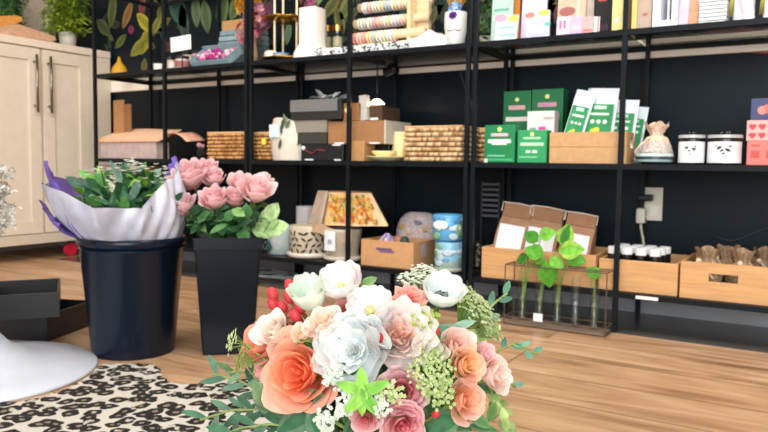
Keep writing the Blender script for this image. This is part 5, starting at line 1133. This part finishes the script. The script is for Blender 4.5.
# ================================================================== RUG
rp = [(-40, 470), (-30, 404), (20, 404), (60, 394), (90, 378), (99, 367), (103, 365.5), (152, 365), (158, 368), (160, 374), (164, 380), (172, 385), (190, 386), (215, 383), (245, 380), (275, 384), (300, 392), (330, 405), (360, 425), (380, 460), (390, 540), (200, 640), (60, 600)]
pts = [onZ(x, y, 0) for x, y in rp]; dense = []
for i in range(len(pts)):
    a, b_ = pts[i], pts[(i + 1) % len(pts)]; n = max(2, int((b_ - a).length/.012))
    for k_ in range(n):
        p = a.lerp(b_, k_/n); nn = (b_ - a).normalized().cross(V((0, 0, 1))); dense.append(p + nn*.004*math.sin(k_*1.7 + i))
import bmesh
bm = bmesh.new(); vs = [bm.verts.new((p.x, p.y, .0045)) for p in dense]; f = bm.faces.new(vs)
if f.normal.z < 0: f.normal_flip()
r2 = bmesh.ops.extrude_face_region(bm, geom=[f]); 
for g_ in r2['geom']:
    if isinstance(g_, bmesh.types.BMVert): g_.co.z = .0005
bmesh.ops.triangulate(bm, faces=[f_ for f_ in bm.faces if len(f_.verts) > 4]); bmesh.ops.recalc_face_normals(bm, faces=bm.faces)
me = bpy.data.meshes.new('leopard_rug'); bm.to_mesh(me); o = bpy.data.objects.new('leopard_rug', me); COL.objects.link(o)
tag(o, 'cream rug with black leopard spots under the bouquet', 'rug')
m = bpy.data.materials.new('leopard_fur'); m.use_nodes = True; nt = m.node_tree; N = nt.nodes; L = nt.links; bs = N['Principled BSDF']; bs.inputs['Roughness'].default_value = .95
tc = N.new('ShaderNodeTexCoord'); n1 = N.new('ShaderNodeTexNoise'); n1.inputs['Scale'].default_value = 26; n1.inputs['Detail'].default_value = 3; L.new(tc.outputs['Object'], n1.inputs['Vector'])
mv = N.new('ShaderNodeVectorMath'); mv.operation = 'MULTIPLY_ADD'; mv.inputs[1].default_value = (.035, .035, 0); L.new(n1.outputs['Color'], mv.inputs[0]); L.new(tc.outputs['Object'], mv.inputs[2])
vo = N.new('ShaderNodeTexVoronoi'); vo.inputs['Scale'].default_value = 25; vo.voronoi_dimensions = '2D'; vo.inputs['Randomness'].default_value = .75; L.new(mv.outputs[0], vo.inputs['Vector'])
n2 = N.new('ShaderNodeTexNoise'); n2.inputs['Scale'].default_value = 34; n2.inputs['Detail'].default_value = 2; L.new(tc.outputs['Object'], n2.inputs['Vector'])
cr = N.new('ShaderNodeValToRGB'); cr.color_ramp.interpolation = 'LINEAR'; e = cr.color_ramp.elements
e[0].position = 0; e[0].color = (*hx('#8f7f6c'), 1); e[1].position = 1; e[1].color = (*hx('#cbc6bc'), 1)
for p_, c in ((.12, '#8f7f6c'), (.15, '#0f0d0e'), (.45, '#08080a'), (.48, '#cbc6bc')): x = e.new(p_); x.color = (*hx(c), 1)
L.new(vo.outputs['Distance'], cr.inputs[0])
# breaks in the rings
gt = N.new('ShaderNodeMapRange'); gt.inputs[1].default_value = .63; gt.inputs[2].default_value = .67; L.new(n2.outputs['Fac'], gt.inputs[0])
mx = N.new('ShaderNodeMix'); mx.data_type = 'RGBA'; L.new(gt.outputs[0], mx.inputs[0]); L.new(cr.outputs[0], mx.inputs[6]); mx.inputs[7].default_value = (*hx('#c4bdb0'), 1)
L.new(mx.outputs[2], bs.inputs['Base Color'])
n3 = N.new('ShaderNodeTexNoise'); n3.inputs['Scale'].default_value = 500; bp = N.new('ShaderNodeBump'); bp.inputs['Distance'].default_value = .003; L.new(tc.outputs['Object'], n3.inputs['Vector']); L.new(n3.outputs['Fac'], bp.inputs['Height']); L.new(bp.outputs[0], bs.inputs['Normal'])
me.materials.append(m)

# ================================================================== THE BOUQUET
DB = .80
Cb = CAM + ray(383, 392)*DB; RB = 122*DB/F
tb = thing('bouquet', 'large round bouquet of orange, white, blush and pink flowers in the foreground', 'bouquet', (Cb.x, Cb.y, .02)); O = V(tb.location)
vz = MB().lathe([(.05, 0), (.055, .006), (.055, .10), (.05, .14), (.046, .14), (.05, .1), (.05, .012), (0, .01)], 40, '#e8ecec'); 
t = thing('glass_vase', 'clear round glass vase under the foreground bouquet', 'vase', (Cb.x, Cb.y, .0055)); obj('vase_body', vz, 'glass', t, smooth=True)
def dome(px, py, k=1.0):
    d = ray(px, py); R = RB*k; oc = CAM - Cb; a = d.dot(d); b_ = 2*oc.dot(d); c = oc.dot(oc) - R*R; disc = b_*b_ - 4*a*c
    if disc <= 0: s = -b_/(2*a)
    else: s = (-b_ - math.sqrt(disc))/(2*a)
    s = (-b_/(2*a)) * .35 + s*.65 if disc > 0 else s
    return CAM + d*s, s
hub = V((Cb.x, Cb.y, .20)) - O
def stemto(parent, P, col='#4f7a34', r=.0028):
    b = MB(); mid = hub.lerp(P, .5) + V((0, 0, .0)); b.tube([V((hub.x*.3, hub.y*.3, .02)), hub, mid, P], r, 6, col); return obj('stem', b, 'leaf', parent, smooth=True)
def flower(name, label, px, py, rp, mb, tilt=(0, 0), back=.0, k=1.0, extra=None, kk=1.0, roll=0, face=.6):
    P, s = dome(px, py, k); n = (P - Cb).normalized(); n = (n*(1 - face) + (-fw)*face + RT*tilt[0] + UP*tilt[1]).normalized(); P = P + fw*back
    mb.xf(Matrix.Translation(P - O) @ n.to_track_quat('Z', 'Y').to_matrix().to_4x4() @ Matrix.Rotation(roll, 4, 'Z'))
    f = obj(name, mb, 'petal', tb, smooth=True, label=label); Rr = rp*s/F
    stemto(f, P - O - n*Rr*.8)
    if extra: extra(f, P - O, n, Rr)
    return f, P - O, n, Rr
def rad(px, py, rp, k=1.0): P, s = dome(px, py, k); return rp*s/F
def sep(f, P, n, R):
    b = MB()
    for q in range(5): tn = n.orthogonal().normalized(); tn.rotate(Quaternion(n, q*1.257)); b.leaf(P - n*R*.85, tn*.8 + n*.35, n, R*1.1, R*.3, '#6f9a48', .1)
    obj('sepals', b, 'leaf', f)
def stam(col='#d8d870', n_=24, rr=.3, dark=None):
    def g(f, P, n, R):
        b = MB(); b.ball(P - n*R*.25, R*.14, dark or '#c8d088', 10, 6)
        for q in range(n_): tn = n.orthogonal().normalized(); tn.rotate(Quaternion(n, q*6.283/n_)); e = P - n*R*.2 + tn*R*rr*U_(.7, 1) + n*R*U_(.05, .15); b.tube([P - n*R*.35, e], R*.015, 3, col); b.ball(e, R*.035, col, 5, 3)
        obj('stamens', b, 'matte', f, label='dark stamens' if dark else 'yellow green stamens')
    return g
def R_(px, py, rp, k=1): return rad(px, py, rp, k)
FLW = [
 # name,label,px,py,r,kind,args,tilt,roll,extra
 ('garden_rose', 'large bright orange rose, coral outside', 296, 373, 43, 'rose', ('#ff7c12', '#f58c50', 28, .6, '#ffc6a4'), (0, .05), .4, sep, .99),
 ('garden_rose', 'coral orange rose behind the cream bud at the left', 256, 342, 25, 'rose', ('#ff8a34', '#f48a68', 22, .5, '#f8b09a'), (-.35, .1), 1, sep, .93),
 ('spray_rose', 'cream blush rose at the upper left', 271, 328, 21, 'rose', ('#f0dac6', '#f6e8de', 20, .25, '#fffaf4'), (.0, .3), 2, sep, 1.1),
 ('spray_rose', 'small peach cream bud above the orange rose', 300, 332, 13, 'rose', ('#f6d4ac', '#f8e6d2', 14, .2, '#fff0e0'), (0, .5), 1, sep, 1.06),
 ('spray_rose', 'peach cream rose above the white centre flower', 324, 321, 21, 'rose', ('#f8c8ac', '#fae6d6', 18, .45, '#fff0e2'), (.0, .5), .3, sep, 1.06),
 ('anemone', 'pale mint closed anemone at the top left', 311, 300, 22, 'bowl', (['#dcebdc', '#e6f0e2', '#d2e6d6'], 6, 1.3), (-.1, .75), .7, None, 1.04),
 ('lisianthus', 'white blush lisianthus, highest bloom of the bouquet', 340, 283, 25, 'bowl', (['#f3eeec', '#f0e6e8', '#faf6f2'], 7, .85), (-.1, .35), .2, stam('#d8d488', 10, .15), 1.05),
 ('lisianthus', 'white ruffled lisianthus with green centre, right of the highest bloom', 370, 308, 26, 'bowl', (['#f6f4f0', '#efeef0', '#faf8f4'], 8, .7), (.0, .2), .9, stam('#c8c468', 14, .2), 1.05),
 ('ranunculus', 'large blush ruffled bloom at the centre right', 400, 334, 38, 'double', (['#f6efec', '#f3e6e2'], 8, .75, ('#f0b496', '#f6e2d8', '#fff4ee'), .72, 2), (.05, .15), .5, None, 1.0),
 ('peony', 'large ruffled white bloom in the centre', 350, 350, 42, 'double', (['#f0f8f7', '#f8fcfc', '#e8f4f3'], 6, .55, ('#eef6f2', '#f6fbfa', '#ffffff'), .34, 3), (-.1, .0), 1.5, None, 1.05),
 ('anemone', 'white anemone with dark stamens at the upper right', 442, 294, 24, 'bowl', (['#dcece6', '#e6f2ee', '#eef6f2'], 6, 1.0), (.0, .55), .4, stam('#1a1c24', 26, .32, '#15161c'), 1.05),
 ('carnation', 'coral bloom tucked left of the dark-stamened anemone', 408, 298, 16, 'peony', (['#e0604c', '#f09078'], 22, .12, .6), (-.1, .3), .3, None, 1.0),
 ('spray_rose', 'small coral rose between the berries and the mint anemone', 288, 312, 16, 'rose', ('#e85a4a', '#f0907a', 14, .4, '#f4a898'), (-.2, .5), .3, None, .95),
 ('spray_rose', 'small coral rose tucked under the highest bloom', 345, 306, 14, 'rose', ('#d86a58', '#e8a090', 14, .4, '#f0b8a8'), (0, .2), .3, None, .9),
 ('tulip', 'cream green half-open bloom right of the large white one', 432, 350, 20, 'rose', ('#dfe6c4', '#eef0e0', 12, .15, '#f8f8ee'), (.25, .5), .8, None, 1.0),
 ('ranunculus', 'blush pink ranunculus behind the peach one at the right', 459, 344, 21, 'rose', ('#f6b8a0', '#f6dccf', 22, .2, '#f8e0d6'), (.1, .3), .1, sep, 1.0),
 ('ranunculus', 'peach orange ranunculus with tight layers at the right', 469, 364, 21, 'rose', ('#ffc468', '#f8b48c', 26, .25, '#f8d0b0'), (.2, .1), 1.3, sep, 1.06),
 ('spray_rose', 'small pink rose at the upper right edge', 488, 353, 14, 'rose', ('#f0a0ac', '#f8c8c8', 14, .3, '#f8d0d0'), (.4, .4), .3, sep, 1.0),
 ('spray_rose', 'blush rose at the far right edge', 499, 373, 22, 'rose', ('#f6c0ae', '#fae0d6', 16, .4, '#fbe8e0'), (.45, .15), .6, sep, 1.04),
 ('spray_rose', 'peach rose at the lower right', 468, 401, 23, 'rose', ('#fcaa68', '#f8bea0', 20, .35, '#f8d0bc'), (.2, .15), 2.3, sep, 1.02),
 ('garden_rose', 'pink rose with deeper centre below the green lace', 403, 392, 27, 'rose', ('#e86a7c', '#f2b8bc', 28, .45, '#f8d8d8'), (-.1, .1), .5, sep, 1.0),
 ('garden_rose', 'pink rose at the bottom centre', 404, 426, 25, 'rose', ('#e87080', '#f4b0b8', 28, .5, '#f8d0d4'), (0, 0), 1.7, sep, 1.06),
 ('spray_rose', 'small pink rose at the bottom under the green star leaves', 365, 420, 17, 'rose', ('#e0606c', '#f2b0b4', 20, .45, '#f8d8d8'), (-.05, .0), .9, sep, 1.04),
 ('spray_rose', 'pink coral rose low at the left under the orange rose', 262, 372, 14, 'rose', ('#e8848c', '#ee9c98', 12, .4, '#f4b8b0'), (-.5, -.1), .3, None, .9),
]
for i, (nm, lab, px, py, rp, kd, args, tl, rl, ex, kk) in enumerate(FLW):
    R = R_(px, py, rp, kk)
    if kd == 'rose': mb = rose(R, args[0], args[1], args[2], args[3], 100 + i, args[4])
    elif kd == 'bowl': mb = bowl(R, args[0], args[1], args[2], 100 + i, *(args[3:] or (2, .035)))
    elif kd == 'double':
        mb = bowl(R, args[0], args[1], args[2], 100 + i, args[5], .06); m2 = rose(R*args[4], args[3][0], args[3][1], 26, .35, 300 + i, args[3][2], .09); m2.xf(Matrix.Translation((0, 0, -R*.08))); mb.add(m2.v, m2.f, m2.c)
    else: mb = peony(R*.95, args[0], args[1], 100 + i, args[2], args[3])
    flower(nm, lab, px, py, rp, mb, tl, 0, kk, ex, 1, rl)
# berries
for i, (px, py) in enumerate([(273, 294), (290, 286), (301, 285), (273, 304), (289, 297), (282, 307), (300, 308), (296, 316), (380, 338), (436, 332), (436, 414)]):
    P, s = dome(px, py, 1.0); P = P - O; R = (6.2 if i < 8 else 4.5)*s/F; n = (P + O - Cb).normalized() + V((0, 0, .8)); n.normalize()
    b = MB().ball((0, 0, 0), R, '#e84c56', 14, 9, (.85, .85, 1.2)); b.ball((0, 0, R*1.15), R*.15, '#7a3a2c', 6, 4); b.xf(frame_m(P, n)); o = obj('hypericum_berry', b, 'wax', tb, smooth=True)
    s_ = MB()
    for q in range(4): tn = n.orthogonal().normalized(); tn.rotate(Quaternion(n, q*1.57)); s_.leaf(P - n*R*1.0, tn + n*.5, n, R*1.2, R*.6, '#7fae4c', 0)
    obj('sepals', s_, 'leaf', o); stemto(o, P - n*R*1.1, '#8a6a3c', .0014)
# lace clusters: umbels
def umbel(label, px, py, rp, n, cols, sz, k=1.06, spread=1.0, ncol='#8fb45c', name='queen_annes_lace', tilt=(0, .2)):
    P, s = dome(px, py, k); nn = ((P - Cb).normalized()*.5 - fw*.5 + RT*tilt[0] + UP*tilt[1]).normalized(); R = rp*s/F; b = MB(); g = MB(); root = P - O - nn*R*1.2
    for i in range(n):
        q = math.sqrt((i + .5)/n); a = i*2.3999; tn = nn.orthogonal().normalized(); tn.rotate(Quaternion(nn, a)); e = P - O + tn*R*q*U_(.85, 1.1) + nn*(R*.25*(1 - q*q) + U_(-.1, .1)*R); g.tube([root, e], R*.018, 3, ncol); 
        for fl in range(4):
            c = e + tn*U_(-1, 1)*sz*1.1 + nn.cross(tn)*U_(-1, 1)*sz*1.1 + nn*U_(-.2, .4)*sz; cc = random.choice(cols)
            for p5 in range(5): t5 = tn.copy(); t5.rotate(Quaternion(nn, p5*1.257 + fl)); b.leaf(c, t5 + nn*.25, nn, sz*.62, sz*.5, cc, 0, .1, 2, 2)
            b.ball(c + nn*sz*.1, sz*.13, '#c8d080', 5, 3)
    o = obj(name, b, 'petal', tb, label=label); obj('stalks', g, 'leaf', o); stemto(o, root, ncol, .0018); return o
GL = ['#b4c884', '#c3d496', '#9fb86c', '#d3dfae']; WL = ['#dfe6dc', '#eaeee8', '#cfdacc']
umbel('pale green lace cluster in the middle right', 431, 373, 23, 64, GL, .0030, 1.08)
umbel('pale green florets drooping under the lace', 438, 392, 18, 16, GL, .004, 1.1)
umbel('pale green florets over the pink rose', 392, 392, 10, 9, GL, .0045, 1.12)
umbel('white florets right of the orange rose', 334, 378, 10, 14, WL, .0042, 1.05, name='white_floret_cluster')
umbel('white florets under the orange rose', 326, 421, 12, 14, WL, .0045, 1.06, name='white_floret_cluster')
umbel('white florets below and right of the orange rose', 341, 410, 8, 10, WL, .0042, 1.08, name='white_floret_cluster')
umbel('white florets beside the green star leaves', 381, 405, 8, 9, WL, .0042, 1.1, name='white_floret_cluster')
umbel('white florets at the lower left of the star leaves', 349, 398, 7, 8, WL, .004, 1.08, name='white_floret_cluster')
umbel('cream white lace at the very top, left of the anemone', 412, 279, 14, 26, WL, .0036, .98, tilt=(-.1, .9))
umbel('cream white lace at the top beside the dark-stamened anemone', 424, 271, 12, 20, WL, .0036, .98, tilt=(0, .9))
umbel('white green lace cluster at the right', 476, 308, 26, 70, ['#dfe6cc', '#cfdcae', '#b8cf8c'], .0036, 1.0, tilt=(.3, .6))
umbel('white green lace cluster at the right edge', 490, 326, 18, 44, ['#dfe6cc', '#c8d8a4', '#98b870'], .0036, 1.0, tilt=(.5, .4))
umbel('yellow green filler foliage at the left edge', 242, 360, 13, 26, ['#9aa850', '#b8c070', '#7c8c40'], .0036, .93, tilt=(-.7, .2))
umbel('green lace at the far left of the bouquet', 233, 342, 11, 10, ['#cfdf9e', '#e8f0cc'], .0045, .95, tilt=(-.7, .2))
umbel('lime florets right of the coral bloom', 425, 317, 11, 16, ['#b8d05c', '#9cc04c', '#d8e08c'], .0045, 1.0)
# leaves: (px,py,len,width,angle deg,color)
def leafset(name, label, lst, k=1.0, shape=.5, fold=.2, bend=.15):
    b = MB()
    for (px, py, L_, W_, an, c) in lst:
        P, s = dome(px, py, k); P = P - O; a = math.radians(an); d = RT*math.cos(a) + UP*math.sin(a) - fw*.15; kk = s/F; b.leaf(P - d*L_*kk*.5, d, -fw + UP*.3, L_*kk, W_*kk, c, bend, fold, 4, 7, shape, mixc(c, '#dfe8c8', .10))
    return obj(name, b, 'leaf', tb, smooth=True, label=label)
leafset('star_leaves', 'bright green star-shaped leaves under the white centre bloom', [(352, 388, 34, 13, 160, '#78b83c'), (362, 382, 30, 13, 95, '#8cc84c'), (374, 388, 32, 13, 25, '#6cae34'), (356, 402, 32, 13, 220, '#84c044'), (370, 403, 34, 12, -55, '#5c9e30'), (362, 400, 34, 12, -90, '#8cc84c')], 1.16)
leafset('broad_leaves', 'dark glossy broad leaves at the bottom', [(440, 424, 44, 34, 20, '#2f6a3c'), (300, 418, 60, 28, 35, '#2a5a3a'), (318, 424, 40, 26, 110, '#35684a'), (275, 410, 44, 18, 160, '#3f6a4a'), (262, 396, 34, 18, 120, '#5a7a4c'), (352, 428, 30, 16, 60, '#2a5430'), (384, 424, 34, 14, 80, '#24502c'), (346, 412, 26, 12, 90, '#3a6a34'), (456, 420, 40, 20, -30, '#2f6238'), (432, 404, 30, 18, 80, '#2c5a30'), (420, 412, 26, 14, 100, '#1f4a28'), (318, 398, 26, 14, -40, '#3a6c3c')], .84)
leafset('small_leaves', 'mid green leaves peeking between the blooms', [(310, 340, 14, 9, 60, '#6fa83c'), (322, 338, 13, 10, 20, '#5c9a34'), (293, 320, 14, 8, 70, '#8cc04c'), (368, 282, 20, 10, 30, '#7aa45c'), (363, 296, 18, 10, -30, '#5a8a3c'), (357, 300, 18, 9, 100, '#6c8a3c'), (419, 312, 26, 14, 60, '#88b84c'), (428, 322, 26, 14, 200, '#78a83c'), (414, 326, 20, 12, -30, '#9cc45c'), (350, 318, 18, 12, 80, '#4c7a30'), (360, 326, 14, 8, 140, '#24402c'), (385, 325, 12, 10, 0, '#2c4a24'), (447, 329, 36, 11, 5, '#6a9a80'), (462, 325, 30, 9, 20, '#88b096'), (468, 318, 26, 9, 40, '#7fa88c'), (437, 335, 26, 12, 180, '#5c8a3c'), (480, 335, 26, 14, -10, '#a8c878'), (492, 330, 20, 12, 30, '#c8dc98'), (448, 388, 22, 10, -60, '#3a6a34'), (486, 388, 26, 10, -20, '#2f5a34'), (494, 396, 22, 12, -70, '#88a860'), (498, 408, 18, 9, -60, '#a8c070'), (504, 416, 18, 9, -80, '#b8cc80'), (506, 425, 14, 8, -80, '#98b868'), (492, 412, 22, 10, -110, '#5c8a44'), (479, 420, 30, 12, -30, '#4a7a44'), (484, 428, 30, 10, -10, '#3f6e40'), (318, 332, 12, 9, 0, '#7ab040'), (248, 360, 18, 6, 110, '#8a9a50')], .9)
# eucalyptus sprigs
def sprig(label, pts, leaves, col, L_, W_, k=.85, name='eucalyptus_sprig', dz=0.0):
    b = MB(); P3 = []
    for (px, py) in pts: P, s = dome(px, py, k); P3.append(CAM + ray(px, py)*(DB + dz) - O)
    g = MB(); g.tube([hub] + P3, [.002] + [.0014]*len(P3), 5, '#8a9a5c'); kk = DB/F
    tot = len(P3) - 1
    for i in range(leaves):
        s = (i + .4)/leaves*tot; j = min(tot - 1, int(s)); p = P3[j].lerp(P3[j+1], s - j); d0 = (P3[j+1] - P3[j]).normalized(); side = 1 if i % 2 else -1; up = -fw + UP*.5; sd = d0.cross(up).normalized()*side
        d = d0*U_(.5, .9) + sd*U_(.35, .9) + up*U_(-.1, .3); c = mixc(col, random.choice(['#2c5238', '#7c9c84', '#4c7458']), .35); b.leaf(p, d, up + sd*.3, L_*kk*U_(.8, 1.15), W_*kk, c, U_(0, .25), .12, 3, 6)
    o = obj(name, b, 'leaf', tb, smooth=True, label=label); obj('twig', g, 'leaf', o, smooth=True)
EC = '#3c6a50'
sprig('eucalyptus sprig reaching up at the far lower left', [(290, 408), (262, 392), (238, 380), (212, 374)], 8, EC, 26, 7)
sprig('eucalyptus sprig reaching left along the bottom', [(296, 418), (262, 410), (232, 410), (200, 420)], 8, EC, 28, 7)
sprig('eucalyptus sprig at the bottom left corner', [(300, 428), (270, 424), (240, 428), (215, 440)], 7, '#3c6a4c', 28, 8, dz=-.03)
sprig('eucalyptus sprig between the left two', [(285, 400), (258, 402), (240, 412), (226, 428)], 6, '#5c7f68', 22, 6, dz=.02)
sprig('thin eucalyptus sprig at the lower left top', [(268, 378), (246, 372), (228, 372)], 4, '#5c7f50', 20, 6)
sprig('eucalyptus sprig pointing up at the right', [(470, 322), (486, 312), (497, 301), (508, 293)], 5, '#4f8068', 18, 7)
sprig('thin eucalyptus sprig reaching right past the blush rose', [(500, 350), (512, 344), (524, 350), (538, 354)], 5, '#44806a', 14, 6, dz=.02)
sprig('eucalyptus tip behind the far right rose', [(495, 372), (506, 380), (516, 388)], 3, '#8ab4a0', 14, 7)
sprig('variegated sprig at the lower right', [(488, 392), (499, 406), (506, 422), (510, 436)], 10, '#a8c070', 16, 8, name='variegated_sprig')
# inner foliage mass
b = MB()
for k_ in range(260):
    d = V((U_(-1, 1), U_(-1, 1), U_(-.55, 1))).normalized(); p = Cb - O + V((d.x, d.y, d.z*.95))*RB*U_(.3, .58)
    b.leaf(p, d*.2 + V((U_(-.9, .9), U_(-.9, .9), U_(-.5, .5))), d, U_(.03, .045), U_(.014, .024), random.choice(['#24482c', '#2f5a34', '#1c3a24', '#3f6a3c', '#4a7a40']), .2, .15, 3, 4)
obj('inner_foliage', b, 'leaf', tb, smooth=True)
b = MB()
for k_ in range(16): a = k_*.39*2; b.tube([(.035*math.cos(a), .035*math.sin(a), -.0), (.008*math.cos(a), .008*math.sin(a), .15), (.05*math.cos(a), .05*math.sin(a), .22)], .0028, 5, '#4f7a3c')
obj('stem_bundle', b, 'leaf', tb, smooth=True)
